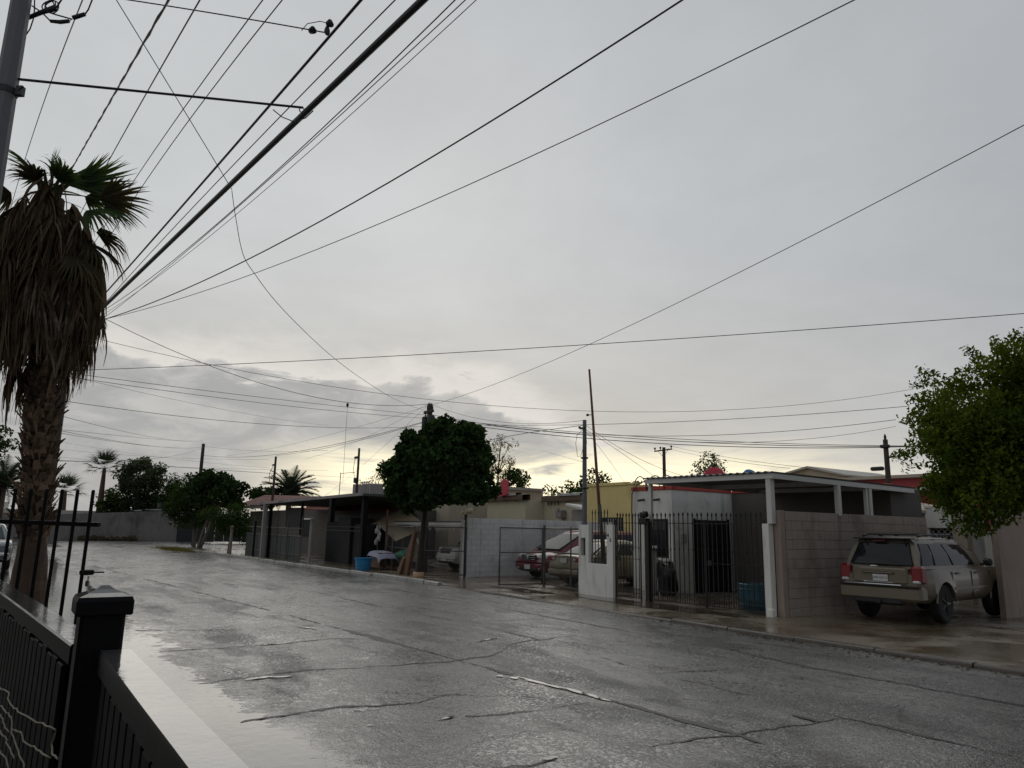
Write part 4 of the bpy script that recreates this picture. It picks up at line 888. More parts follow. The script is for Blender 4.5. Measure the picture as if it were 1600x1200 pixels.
def chain_leaf(name, a, c, z0, z1, label, cat='gate', mids=(.5,), stiles=True, grp=None):
    L = math.hypot(c[0]-a[0], c[1]-a[1]); g = empty(name, (a[0], a[1], .04), math.atan2(c[1]-a[1], c[0]-a[0]), label, cat, grp)
    for z in (z0, z1): MB().tube([(0, 0, z), (L, 0, z)], .021, 8).build('rail', GALV, g, smooth=True)
    for k in mids: MB().tube([(0, 0, z0+(z1-z0)*k), (L, 0, z0+(z1-z0)*k)], .018, 8).build('rail', GALV, g, smooth=True)
    if stiles:
        for u in (0, L): MB().tube([(u, 0, z0-.02), (u, 0, z1+.02)], .023, 8).build('stile', GALV, g, smooth=True)
    b = MB(); link_mesh(b, lambda u, z: (u, 0, z), L, z0, z1); b.build('wire_mesh', MESHW, g, kind='stuff')
    return g
def post(name, x, y, h, r, m, label, grp=None, z=.0):
    o = empty(name, (x, y, z), 0, label, 'post', grp); b = MB().tube([(0, 0, 0), (0, 0, h)], r, 8); b.build('shaft', m, o, smooth=False); MB().blob((0, 0, h+.01), (r*2.6, r*2.6, r*2.2), 1, 8, 5, 0).build('cap', m, o, smooth=True); return o
chain_leaf('chain_link_gate', (-18.82, 13.92), (-18.88, 12.38), .10, 1.76, 'open chain link gate leaf swung out before the dark red minivan', mids=(.56,))
chain_leaf('chain_link_fence', (-18.76, 13.98), (-16.50, 13.5), .10, 1.76, 'chain link fence panel between the tan car and white pillar wall', 'fence', mids=(.58,))
post('fence_post', -18.79, 13.97, 1.86, .04, GALV, 'thick fence post between the open chain link gate and tan car')
post('fence_post', -17.2, 13.75, 1.82, .024, GALV, 'thin fence post in front of the tan car tail lamp')
hc = empty('house', (-31, 22, 0), 0, 'cream house with peeling brown roof edge behind the white block wall', 'house')
hb('wall', -34.9, -31.25, 22, 29, 0, 3.25, CREAM, hc); hb('wall', -31.25, -27.9, 23.2, 29, 0, 3.22, CREAM, hc); hb('wall', -28.25, -27.9, 22.2, 23.2, 0, 3.0, CREAM, hc) if False else None
b = MB()
for (x0, x1, yy, zz) in ((-35.2, -31.1, 21.7, 3.25), (-31.1, -27.7, 22.9, 3.20)):
    n = 12; vs = []
    for i in range(n+1):
        x = x0+(x1-x0)*i/n; j = .03*nz(x*2, 1)
        vs += [(x, yy, zz+j), (x, yy, zz+.26+j*1.5), (x, yy+.5, zz+.30+j), (x, yy+.5, zz)]
    b.add(vs, [(4*i+k, 4*i+(k+1) % 4, 4*i+4+(k+1) % 4, 4*i+4+k) for i in range(n) for k in range(4)])
b.build('roof_edge', BROWN, hc, world=True)
b = MB()
for (x0, x1, yy, zz) in ((-35.0, -31.6, 21.66, 3.50), (-29.6, -27.9, 22.86, 3.46)):
    n = 14; vs = []
    for i in range(n+1):
        x = x0+(x1-x0)*i/n; j = .10*abs(nz(x*2.3, 4)); vs += [(x, yy-.02, zz-.03+j*.3), (x, yy-.03, zz+.06+j), (x, yy+.35, zz+.09+j), (x, yy+.35, zz+.02)]
    b.add(vs, [(4*i+k, 4*i+(k+1) % 4, 4*i+4+(k+1) % 4, 4*i+4+k) for i in range(n) for k in range(4)])
b.build('torn_lining', RAG, hc, world=True)
b = MB(); b.rbox((-29.6, 23.0, 2.55), (.45, .35, .40), .03); b.lathe([(.10, 0), (.10, .1)], (-29.6, 22.78, 2.75), 10, 'y'); b.build('wall_fan', GREYW, hc, world=True); MB().blob((-30.4, 22.9, 2.05), (.9, .4, .2), 4, 9, 5, .5).build('ledge_debris', DARKG, hc, world=True)
for i in range(4): hb('drain_mark', -30.9+i*.28, -30.84+i*.28, 23.17, 23.21, 3.0, 3.16, DARKG, hc)
hg = empty('house', (-27, 22, 0), 0, 'small grey house with pale eave between the cream and yellow houses', 'house'); hb('wall', -27.85, -26.45, 22.3, 27, 0, 2.72, GREYW, hg)
MB().poly([(-28.0, 22.05, 2.92), (-26.42, 22.05, 2.66), (-26.42, 22.05, 2.76), (-28.0, 22.05, 3.02)], (0, 4, 0)).build('roof', WHITE, hg, world=True)
tp = empty('red_sheet', (-32.5, 21, 0), 0, 'bright red sheet sticking up behind the big dark tree', 'sheet')
MB().poly([(-33.0, 21.5, 3.4), (-32.2, 21.5, 3.55), (-32.1, 21.5, 4.2), (-32.6, 21.5, 4.4), (-32.95, 21.5, 4.0)], (0, .04, 0)).build('panel', REDC, tp, world=True)
# ---------------------------------------------------------------- cars
def lerp(a, b, t): return a+(b-a)*t
def interp(tab, u):
    if u <= tab[0][0]: return tab[0][1]
    for (a, x), (b, y) in zip(tab, tab[1:]):
        if u <= b:
            t = (u-a)/(b-a); t = t*t*(3-2*t) if False else t
            return x+(y-x)*t
    return tab[-1][1]
def make_car(name, loc, th, label, L, W, axles, r, top, gh, paint, zb=.30, sidewin=(), endtaper=.30, seams=(), cat='car'):
    """top: [(u, z)] line of bonnet and boot; gh: (belt_u0, belt_u1, roof_u0, roof_u1, z_belt, z_roof, w_belt, w_roof)"""
    root = empty(name, loc, R(th), label, cat)
    us = sorted(set(list(np.round(np.linspace(-L/2, L/2, 90), 3))+[round(a+s*(r+.055), 3) for a in axles for s in (-1.001, -.999, .999, 1.001)]))
    Ra = r+.055; secs = []
    for u in us:
        e = max(0, (abs(u)-(L/2-.75))/.75); w = W/2*(1-endtaper*.62*e**2.2); zt = interp(top, u); b_ = zb+.10*max(0, (abs(u)-(L/2-.5))/.5)**2
        zs = zt-.05-.03*e; za = 0; fl = 0
        for a in axles:
            if abs(u-a) < Ra: za = r+math.sqrt(Ra*Ra-(u-a)**2)
            if abs(u-a) < Ra+.1: fl = .022
        zs = min(zs, 1.06*gh[4]); half = [(0, b_), (.84*w, b_), (.965*w, b_+.10), (w+fl, max(.60, b_+.2)), (.99*w, zs-.10), (.945*w, zs), (.60*w, zt-.012), (0, zt)]
        half = [(x, max(z, za) if 1 <= i <= 3 else (max(z, za+.03) if i == 4 else z)) for i, (x, z) in enumerate(half)]
        secs.append([(x, u, z) for x, z in half]+[(-x, u, z) for x, z in half[-2:0:-1]])
    n = len(secs[0]); b = MB(); b.v = [p for s_ in secs for p in s_]
    for i in range(len(secs)-1):
        for k in range(n): b.f.append((i*n+k, i*n+(k+1) % n, (i+1)*n+(k+1) % n, (i+1)*n+k)); b.mi.append(1 if k in (0, n-1) else 0)
    b.f += [tuple(range(n-1, -1, -1)), tuple((len(secs)-1)*n+k for k in range(n))]; b.mi += [0, 0]
    body = autosmooth(b.build('body', [paint, BLKPL], root), 32)
    g0, g1, q0, q1, zB, zR, wB, wR = gh; rows = [(wB, zB-.05, 0), (lerp(wB, wR, .5)+.02, lerp(zB, zR-.07, .5), .5), (wR, zR-.08, 1), (wR-.06, zR-.025, 1.02), (wR*.55, zR+.012, 1.03), (0, zR+.022, 1.03)]
    b = MB(); m = 14; secs = []
    for i in range(m+1):
        s = i/m; e = abs(2*s-1)**5
        secs.append([(x*(1-.05*e), lerp(lerp(g0, g1, s), lerp(q0, q1, s), t), z-.03*e*(t >= 1)) for x, z, t in rows]+[(-x*(1-.05*e), lerp(lerp(g0, g1, s), lerp(q0, q1, s), t), z-.03*e*(t >= 1)) for x, z, t in rows[-2::-1]])
    n = len(secs[0]); b.v = [p for s_ in secs for p in s_]
    b.f = [(i*n+k, i*n+k+1, (i+1)*n+k+1, (i+1)*n+k) for i in range(m) for k in range(n-1)]+[tuple(range(n-1, -1, -1)), tuple(m*n+k for k in range(n))]; b.mi = [0]*len(b.f)
    autosmooth(b.build('cabin', paint, root), 30)
    def sp(s, t, sd, o=.0): return (sd*(lerp(wB, wR, t)+.02*math.sin(math.pi*t)+o-(.05*abs(2*s-1)**5)*wB), lerp(lerp(g0, g1, s), lerp(q0, q1, s), t), lerp(zB, zR-.08, t))
    def wp(a, t, front, o=.0): return (a*lerp(wB, wR, t)*.95, (lerp(g1, q1, t)+o) if front else (lerp(g0, q0, t)-o), lerp(zB, zR-.08, t))
    for sd in (-1, 1):
        for (sa, sb, ta, tb, sa2, sb2) in sidewin:
            b = MB(); N_ = 4; vs = []
            for j in range(N_+1):
                t = lerp(ta, tb, j/N_)
                for s in (lerp(sa, sa2, j/N_), lerp(sb, sb2, j/N_)): vs += [sp(s, t, sd, .012), sp(s, t, sd, -.02)]
            fs = []
            for j in range(N_): o_ = 4*j; fs += [(o_, o_+2, o_+6, o_+4), (o_+1, o_+5, o_+7, o_+3), (o_, o_+4, o_+5, o_+1), (o_+2, o_+3, o_+7, o_+6)]
            fs += [(0, 1, 3, 2), (4*N_, 4*N_+2, 4*N_+3, 4*N_+1)]
            b.add(vs, fs).build('side_window', GLASS, root)
    for fr, nm, mt in ((1, 'windscreen', WINDSH), (0, 'rear_window', GLASS)):
        b = MB(); vs = []; cols_ = (-.86, -.5, 0, .5, .86)
        for t in (.06, .5, .93):
            for a in cols_:
                cv = .04*(1-a*a); vs += [wp(a*(1-.03*t), t, fr, (.065 if fr else .035)+cv*.4), wp(a*(1-.03*t), t, fr, -.03)]
        fs = []
        for j in range(2):
            for k in range(4):
                o_ = 10*j+2*k; fs += [(o_, o_+2, o_+12, o_+10), (o_+1, o_+11, o_+13, o_+3)]
        for k in range(4): fs += [(2*k, 2*k+1, 2*k+3, 2*k+2), (20+2*k, 22+2*k, 23+2*k, 21+2*k)]
        for j in range(2): fs += [(10*j, 10*j+10, 10*j+11, 10*j+1), (10*j+8, 10*j+9, 10*j+19, 10*j+18)]
        b.add(vs, fs).build(nm, mt, root)
    ty = MB().lathe([(r*.60, -.10), (r*.86, -.115), (r*.97, -.09), (r, -.05), (r, .05), (r*.97, .09), (r*.86, .115), (r*.60, .10)], n=28, axis='x')
    rim_ = MB().lathe([(.02, -.06), (r*.62, -.09), (r*.64, .085), (r*.60, .09), (r*.55, .05), (.02, .04)], n=24, axis='x')
    for k in range(5):
        a = 2*math.pi*k/5; c_ = (math.cos(a), math.sin(a)); rim_.tube([(.075, c_[0]*.03, c_[1]*.03), (.085, c_[0]*r*.58, c_[1]*r*.58)], [.05, .03], 6)
    t0 = None
    for a in axles:
        for sd in (-1, 1):
            if t0 is None: t0 = autosmooth(ty.build('wheel', TYRE, root)); r0 = autosmooth(rim_.build('rim', RIM, t0)); o = t0
            else: o = copy_tree(t0, root)
            o.location = (sd*(W/2-.125), a, r); o.rotation_euler = (0, 0, 0 if sd > 0 else math.pi)
    for (u, z0, z1) in seams:
        for sd in (-1, 1): MB().box((sd*(W/2-.003), u, (z0+z1)/2), (.016, .010, z1-z0)).build('door_seam', BLKPL, body)
    return root
def cbox(par, nm, m, c, d, b=.03, rz=0): return MB().rbox(c, d, b, rz).build(nm, m, par)
def both(par, nm, m, c, d, b=.03, rz=0):
    for s in (-1, 1): cbox(par, nm, m, (s*c[0], c[1], c[2]), d, b, s*rz)
def frontend(c, L, W, zg, zh, grille_w, m_grille=BLKPL, bars=3, chrome=True, hl=(.42, .22, .17), hlx=.62, plate=True, back=.06):
    y = L/2
    g = cbox(c, 'grille', m_grille, (0, y-.03, zg), (grille_w, .10, .20), .03)
    for i in range(bars): cbox(c, 'grille_bar', CHROME, (0, y+.024, zg-.07+.14*i/max(1, bars-1)), (grille_w*.96, .02, .016), .005)
    for s in (-1, 1):
        h = cbox(c, 'headlight', CLEARL, (s*hlx, y-back-.06, zh), hl, .05, -s*.30)
        MB().lathe([(.01, .0), (.06, .02), (.065, .03)], (s*(hlx-.05), y-back+.035, zh), 12, 'y').build('lamp_bowl', CHROME, h)
    if plate: cbox(c, 'number_plate', PLATE, (0, y+.055, zg-.32), (.34, .02, .16), .008)

suv = make_car('parked_suv', (-8.87, 17.42, .045), 4.5, 'gold beige sport utility vehicle parked nose in beside the brown block wall', 4.74, 1.72, (-1.39, 1.40), .385,
    [(-2.37, 1.0), (-2.2, 1.12), (.95, 1.14), (1.3, 1.15), (2.1, 1.06), (2.3, .94), (2.37, .80)], (-2.28, 1.10, -2.05, .25, 1.125, 1.70, .79, .63), P_GOLD, .40,
    ((.035, .17, .06, .92, .05, .185), (.20, .43, .05, .92, .215, .445), (.465, .80, .05, .90, .48, .86)), .25, ((-1.0, .62, 1.02), (.0, .48, 1.02), (1.0, .55, 1.02)), 'car')
cbox(suv, 'rear_bumper', P_GOLD, (0, -2.31, .59), (1.68, .34, .31), .06); cbox(suv, 'bumper_strip', CHROME, (-.12, -2.44, .755), (1.20, .12, .028), .012); cbox(suv, 'bumper_pad', BLKPL, (0, -2.40, .735), (1.58, .20, .03), .01)
cbox(suv, 'valance', BLKPL, (-.05, -2.37, .44), (1.0, .2, .16), .04); cbox(suv, 'tow_hitch', BLKPL, (0, -2.46, .42), (.10, .12, .08), .01)
tg = cbox(suv, 'tailgate', P_GOLD, (0, -2.345, .93), (1.14, .10, .32), .03)
cbox(tg, 'trim_bar', P_GOLD, (-.02, -2.41, .985), (.66, .05, .045), .02); cbox(tg, 'trim_bar', CHROME, (-.02, -2.405, .80), (.62, .03, .022), .008)
np_ = cbox(suv, 'number_plate', PLATE, (.03, -2.41, .885), (.31, .02, .14), .008); text('plate_lettering', 'UW-527-G', .062, INK, np_, (.03, -2.422, .885), (R(90), 0, 0), .002)
for s in (-1, 1):
    l = cbox(suv, 'tail_light', REDL, (s*.725, -2.255, .965), (.225, .26, .35), .04); cbox(l, 'reverse_lens', CLEARL, (s*.725, -2.300, .83), (.16, .20, .065), .02)
cbox(suv, 'spoiler', BLKPL, (0, -2.09, 1.675), (1.20, .22, .035), .012); cbox(suv, 'brake_light', mat('dark_red_lens', (.10, .01, .012), .3), (-.05, -2.16, 1.625), (.26, .05, .035), .01)
MB().tube([(.0, -2.36, 1.15), (-.10, -2.36, 1.165), (.42, -2.345, 1.155)], .012, 6).build('wiper', BLKPL, suv); cbox(suv, 'emblem', CHROME, (-.12, -2.335, 1.11), (.16, .03, .03), .01)
for s in (-.35, .45): MB().tube([(s, -2.10, 1.67), (s, -2.19, 1.58)], .018, 6).build('spoiler_clip', BLKPL, suv)
for s in (-1, 1):
    MB().tube([(s*.57, -1.8, 1.71), (s*.57, -1.7, 1.76), (s*.57, -.2, 1.77), (s*.57, -.1, 1.72)], .020, 6).build('roof_rail', BLKPL, suv)
    for u in (-1.72, -.95, -.18): cbox(suv, 'rail_foot', BLKPL, (s*.57, u, 1.735), (.07, .14, .04), .015)
    m_ = cbox(suv, 'wing_mirror', BLKPL, (s*.95, .72, 1.20), (.18, .12, .16), .04); MB().tube([(s*.79, .74, 1.15), (s*.9, .73, 1.17)], .03, 6).build('mirror_arm', BLKPL, m_)
    for u in (-.72, .28): cbox(suv, 'door_handle', P_GOLD, (s*.87, u, .985), (.03, .20, .035), .012)
    MB().box((s*.873, .0, .68), (.024, 1.9, .05)).build('side_moulding', P_GOLD, suv)
    MB().tube([(s*.86, -1.39+.46*math.cos(a), .385+.46*math.sin(a)) for a in [math.pi*(.02+.96*i/12) for i in range(13)]], .022, 6).build('wheel_flare', P_GOLD, suv)
    MB().tube([(s*.86, 1.40+.46*math.cos(a), .385+.46*math.sin(a)) for a in [math.pi*(.02+.96*i/12) for i in range(13)]], .022, 6).build('wheel_flare', P_GOLD, suv)
for u in (-1.5, -.4): MB().tube([(-.57, u, 1.765), (.57, u, 1.765)], .018, 6).build('roof_crossbar', BLKPL, suv)
frontend(suv, 4.74, 1.87, .85, .88, .7, bars=0, plate=False)

van = make_car('parked_minivan', (-21.7, 17.95, .04), 180, 'dark red minivan parked facing the street by the white block wall', 5.0, 1.96, (-1.55, 1.50), .335,
    [(-2.5, .95), (-2.4, 1.05), (.9, 1.06), (1.45, 1.05), (2.2, .90), (2.42, .78), (2.5, .66)], (-2.42, 1.72, -2.2, .42, 1.03, 1.72, .89, .70), P_RED, .24,
    ((.05, .30, .06, .92, .06, .32), (.33, .55, .05, .92, .35, .59), (.58, .80, .05, .9, .62, .90)), .28, ((-.4, .45, 1.0), (.8, .45, 1.0)))
frontend(van, 5.0, 1.96, .76, .79, .86, bars=3, hl=(.46, .24, .16), hlx=.66, back=.14)
cbox(van, 'bumper', P_RED, (0, 2.42, .48), (1.70, .22, .26), .08); cbox(van, 'air_intake', BLKPL, (0, 2.50, .36), (1.1, .10, .12), .03); cbox(van, 'emblem', CHROME, (0, 2.545, .76), (.12, .03, .14), .03)
both(van, 'fog_lamp', CLEARL, (.62, 2.48, .40), (.14, .06, .08), .02); both(van, 'wing_mirror', P_RED, (1.04, .95, 1.08), (.18, .12, .15), .04); MB().tube([(-.5, 1.66, 1.07), (.1, 1.60, 1.12)], .01, 5).build('wiper', BLKPL, van); MB().tube([(.1, 1.66, 1.07), (.65, 1.58, 1.12)], .01, 5).build('wiper', BLKPL, van)

tan = make_car('parked_sedan', (-18.45, 16.72, .04), 2, 'tan saloon car with red tail lamp towards the street, beside the dark red minivan', 4.6, 1.74, (-1.35, 1.35), .31,
    [(-2.3, .78), (-2.25, .95), (-1.5, 1.02), (.8, .98), (1.5, .96), (2.1, .82), (2.3, .62)], (-1.75, 1.0, -.95, .20, .98, 1.43, .78, .58), P_TAN, .26,
    ((.14, .32, .08, .9, .2, .36), (.35, .60, .05, .92, .39, .66), (.63, .86, .05, .9, .68, .92)), .24, ((-.55, .4, .95), (.5, .4, .95)))
for s in (-1, 1): l = cbox(tan, 'tail_light', REDL, (s*.64, -2.235, .85), (.40, .16, .17), .04); cbox(l, 'reverse_lens', CLEARL, (s*.50, -2.27, .84), (.12, .12, .06), .02)
cbox(tan, 'rear_bumper', P_TAN, (0, -2.26, .46), (1.58, .22, .26), .09); cbox(tan, 'number_plate', PLATE, (0, -2.325, .80), (.31, .02, .14), .008); cbox(tan, 'boot_spoiler', P_TAN, (0, -2.18, 1.005), (1.2, .12, .03), .012); both(tan, 'wing_mirror', P_TAN, (.92, .55, 1.0), (.16, .10, .12), .03)

wc = make_car('parked_crossover', (-27.35, 17.55, .04), 180, 'white crossover car parked facing the street behind the chain link gate', 4.6, 1.84, (-1.35, 1.35), .35,
    [(-2.3, .95), (-2.2, 1.06), (.8, 1.08), (1.2, 1.09), (2.0, 1.0), (2.22, .9), (2.3, .74)], (-2.2, 1.35, -1.9, .30, 1.06, 1.68, .84, .66), P_WHITE, .26,
    ((.05, .22, .06, .92, .07, .24), (.25, .50, .05, .92, .27, .53), (.53, .80, .05, .9, .56, .88)), .30)
frontend(wc, 4.6, 1.84, .78, .86, .8, bars=2, hl=(.44, .26, .17), hlx=.62, back=.16); cbox(wc, 'bumper', P_WHITE, (0, 2.22, .52), (1.62, .22, .24), .08); cbox(wc, 'lower_grille', CHROME, (0, 2.31, .42), (1.2, .08, .12), .03); both(wc, 'wing_mirror', P_WHITE, (1.0, .75, 1.14), (.18, .12, .15), .04)

lc = make_car('parked_car', (-33.75, -.55, .0), -90, 'dark grey car with bright headlamp at the left edge beyond the palm', 4.7, 1.85, (-1.4, 1.4), .34,
    [(-2.35, .9), (-2.2, 1.0), (.8, 1.06), (1.2, 1.08), (2.0, 1.02), (2.25, .92), (2.35, .72)], (-2.1, 1.25, -1.5, .25, 1.05, 1.60, .83, .64), P_GREY, .28,
    ((.08, .28, .06, .92, .1, .3), (.31, .55, .05, .92, .33, .58), (.58, .82, .05, .9, .61, .9)), .25)
frontend(lc, 4.7, 1.85, .78, .90, .8, bars=3, hl=(.46, .24, .17), hlx=.66, back=.10); cbox(lc, 'bumper', CHROME, (0, 2.33, .55), (1.66, .16, .16), .05); both(lc, 'wing_mirror', P_GREY, (1.0, .7, 1.12), (.18, .12, .15), .04)

# ---------------------------------------------------------------- lot C: big tree yard with awnings
chain_leaf('chain_link_gate', (-23.5, 12.25), (-23.10, 13.72), .10, 1.74, 'chain link gate leaf between the big dark tree trunk and white block wall', mids=(.5,))
chain_leaf('chain_link_fence', (-29.4, 13.55), (-24.6, 12.75), .12, 1.74, 'low chain link fence behind the leaning brown board and trunk', 'fence', mids=(.48,))
post('fence_post', -29.6, 13.6, 2.42, .045, RUST, 'tall thin rusty post at the left end of the chain link fence by the tarpaulin')
post('fence_post', -23.15, 13.62, 2.0, .035, WHITE2, 'pale white gate post right before the end of the white block wall')
post('fence_post', -23.3, 13.78, 2.2, .05, DARKM, 'dark gate post touching the end of the white block wall')
tr = empty('tarpaulin', (-31.5, 15, 0), 0, 'beige tarpaulin tent stretched beside the big dark tree', 'tarpaulin')
b = MB(); G = []; nX, nZ = 12, 8
for i in range(nX+1):
    for j in range(nZ+1):
        x = -33.9+4.6*i/nX; t = j/nZ; pk_ = 2.48-.05*abs(i-5)-(.09*max(0, i-8)); y = 15.4-1.5*t; z = pk_-.62*t-.12*math.sin(t*3.1)*(.5+.5*math.cos(i*1.3)); G.append((x, y, z+.03*nz(x, y, z)))
b.add(G, [(i*(nZ+1)+j, (i+1)*(nZ+1)+j, (i+1)*(nZ+1)+j+1, i*(nZ+1)+j+1) for i in range(nX) for j in range(nZ)]); b.build('sheet', TARP, tr, smooth=True, world=True)
b = MB(); G = []
for i in range(15):
    for j in range(7): x = -33.2+3.6*i/14; G.append((x, 15.45+.10*math.sin(x*5)+.05*nz(x*2, j), .25+1.75*j/6))
b.add(G, [(i*7+j, (i+1)*7+j, (i+1)*7+j+1, i*7+j+1) for i in range(14) for j in range(6)]); b.build('curtain', TARP, tr, smooth=True, world=True)
for x in (-33.6, -29.7): MB().tube([(x, 13.95, 0), (x, 13.95, 1.9)], .03, 6).build('pole', TIMBER, tr, world=True)
aw = empty('awning', (-29, 15, 0), 0, 'dark awning with ragged white fringe edge over the white car', 'awning')
hb('roof_sheet', -32.4, -24.1, 14.6, 20.5, 1.96, 2.02, DARKM, aw); hb('edge_strip', -32.4, -24.1, 14.54, 14.60, 1.86, 1.97, RAG, aw)
b = MB(); x = -29.3
while x < -24.3:
    l = rnd.uniform(.08, .30); w_ = rnd.uniform(.05, .16); b.poly([(x, 14.56, 1.87), (x+w_, 14.56, 1.87), (x+w_*.7, 14.56, 1.87-l*.7), (x+w_*.5, 14.56, 1.87-l), (x+w_*.2, 14.56, 1.87-l*.6)], (0, .015, 0)); x += w_+rnd.uniform(.0, .05)
b.build('fringe', RAG, aw, world=True, kind='stuff')
for x in (-32.2, -24.3): MB().tube([(x, 14.7, 0), (x, 14.7, 1.96)], .035, 6).build('post', DARKM, aw, world=True)
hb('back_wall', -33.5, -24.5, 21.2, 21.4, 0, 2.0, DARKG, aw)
tb = empty('tub', (-28.15, 12.0, .055), 0, 'bright blue plastic tub standing on the pavement before the beige tarpaulin', 'tub')
b = MB().lathe([(.24, 0), (.28, .03), (.335, .42), (.36, .44), (.36, .48), (.33, .48), (.26, .06)], n=24); autosmooth(b.build('bowl', BLUE, tb)); MB().lathe([(.30, .20), (.325, .21), (.31, .22)], n=24).build('ridge', BLUE, tb, smooth=True)
ta = empty('table', (-28.6, 13.0, .045), 0, 'low table under a drooping lavender cloth beside the blue tub', 'table'); b = MB(); G = []
for i in range(11):
    for j in range(9):
        x, y = -.65+1.3*i/10, -.45+.9*j/8; e = max(abs(x)-.5, 0)*2+max(abs(y)-.32, 0)*2; G.append((x, y, .72-e*.75-.06*x+.02*nz(x*5, y*5)))
b.add(G, [(i*9+j, (i+1)*9+j, (i+1)*9+j+1, i*9+j+1) for i in range(10) for j in range(8)]); b.build('cloth', LAV, ta, smooth=True)
hb_ = MB()
for sx_ in (-.45, .45):
    for sy_ in (-.28, .28): MB().rbox((sx_, sy_, .33), (.07, .07, .66), .01).build('leg', WOOD, ta)
MB().rbox((0, 0, .66), (1.05, .7, .04), .01).build('table_top', WOOD, ta); MB().rbox((0, -.28, .36), (.9, .03, .56), .01).build('panel', WOOD, ta)
pb = empty('bench', (-27.2, 13.35, .045), 0, 'green cloth covered stand with a timber leg right of the lavender table', 'stand'); MB().blob((0, 0, .62), (1.2, .6, .36), 8, 12, 7, .4).build('cloth', GREENC, pb, smooth=True); MB().rbox((.1, -.1, .3), (.14, .1, .6), .01).build('leg', TIMBER, pb); MB().rbox((-.4, 0, .28), (.06, .06, .56), .01).build('leg', TIMBER, pb); MB().rbox((.5, 0, .28), (.06, .06, .56), .01).build('leg', TIMBER, pb)
bl_ = empty('leaning_board', (-24.7, 12.15, .05), 0, 'reddish brown board leaning against the trunk of the big dark tree', 'board')
MB().poly([(-.35, 0, 0), (.15, 0, 0), (.62, 0, 1.52), (.55, 0, 1.60), (.1, 0, .95)], (.04, .10, 0)).build('plank', WOOD, bl_); MB().poly([(-.55, -.12, 0), (-.25, -.12, 0), (-.02, -.05, .62), (-.14, -.05, .66)], (.03, .06, 0)).build('plank', WOOD, bl_)
ps = empty('timber_post', (-30.3, 12.9, .045), 0, 'short pale timber post behind the blue tub', 'post'); MB().rbox((0, 0, .58), (.18, .12, 1.16), .01).build('shaft', TIMBER, ps)
bt = empty('hanging_bottles', (-30.0, 13.4, 0), 0, 'bunch of pale plastic bottles tied to a thin post by the tarpaulin', 'bottles')
for i in range(5): MB().lathe([(.02, .28), (.03, .22), (.09, .16), (.09, 0), (.05, -.02)], (rnd.uniform(-.3, .2), rnd.uniform(-.1, .1), 1.0+.16*i), 8).build('bottle', RAG, bt, smooth=True)
MB().tube([(0, 0, 0), (0, 0, 1.9)], .025, 6).build('stake', GALV, bt)
gc = empty('garden_chair', (-27.2, 14.1, .045), 0, 'pale wire garden chair folded before the beige curtain', 'chair')
for pts in ([(-.5, 0, 1.25), (.05, 0, .55)], [(.05, 0, 1.15), (.25, 0, 1.3), (.3, 0, 1.1), (.0, 0, .9)], [(-.45, .1, 1.2), (.1, .1, .5)]): MB().tube(pts, .02, 6).build('frame', RAG, gc, smooth=True)
MB().rbox((-.1, .05, .55), (.5, .4, .03), .01).build('seat', RAG, gc)

# ---------------------------------------------------------------- lot D: dark carport
cd_ = empty('carport', (-35, 13, 0), 0, 'long dark carport with flat roof on grey posts left of the tarpaulin', 'carport')
MB().poly([(-40.6, 11.3, 2.78), (-29.6, 12.4, 3.03), (-29.6, 12.4, 3.13), (-40.6, 11.3, 2.90)], (-.5, 6.5, 0)).build('roof', DARKG, cd_, world=True)
MB().poly([(-40.6, 11.22, 2.80), (-29.5, 12.32, 3.03), (-29.5, 12.32, 3.15), (-40.6, 11.22, 2.92)], (0, .08, 0)).build('fascia', GREYW, cd_, world=True)
hb('post', -40.05, -39.85, 11.25, 11.45, 0, 2.8, GREYW, cd_, .01); hb('post', -39.75, -39.62, 11.5, 11.62, 0, 2.8, BLACK, cd_); hb('post', -32.35, -32.1, 12.0, 12.2, 1.9, 2.95, BLACK, cd_); hb('post', -30.1, -29.85, 12.6, 12.8, 0, 3.0, BLACK, cd_); hb('post', -36.2, -36.1, 12.0, 12.1, 0, 2.85, BLACK, cd_)
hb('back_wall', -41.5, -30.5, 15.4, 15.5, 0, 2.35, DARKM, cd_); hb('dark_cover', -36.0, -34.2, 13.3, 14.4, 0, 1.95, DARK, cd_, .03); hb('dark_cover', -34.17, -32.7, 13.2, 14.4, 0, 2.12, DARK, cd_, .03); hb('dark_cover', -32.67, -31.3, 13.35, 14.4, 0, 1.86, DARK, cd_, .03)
df = empty('sheet_fence', (-36, 12, 0), 0, 'dull green grey sheet fence with thin poles below the dark carport', 'fence')
n = 22
p0 = MB().rbox((0, 0, .66), (.36, .03, 1.24), .004).build('panel', DARKG, df)
for i in range(n):
    o = p0 if i == 0 else inst(p0, df); x = -43.6+.385*i; o.location = (x+36, -.35+(x+40)*.035+rnd.uniform(-.012, .012), rnd.uniform(-.02, .03)); o.rotation_euler = (0, 0, .035)
for z in (.35, 1.22, 1.6): MB().tube([(-43.8, 11.48, z+.02), (-35.0, 11.80, z)], .022, 6).build('rail', GALV, df, world=True)
for x in (-42.4, -38.6, -37.0, -35.1): MB().tube([(x, 11.58+(x+40)*.035, 0), (x, 11.58+(x+40)*.035, 2.2)], .022, 6).build('stake', GALV, df, world=True)
for z in (1.55, 1.72): MB().tube([(-34.5, 12.6, z), (-30.2, 12.95, z)], .02, 6).build('rail', GALV, df, world=True)
hbs = empty('basketball_board', (-38.6, 12.3, 0), 0, 'dark wire board in a thin grey frame under the dark carport', 'board')
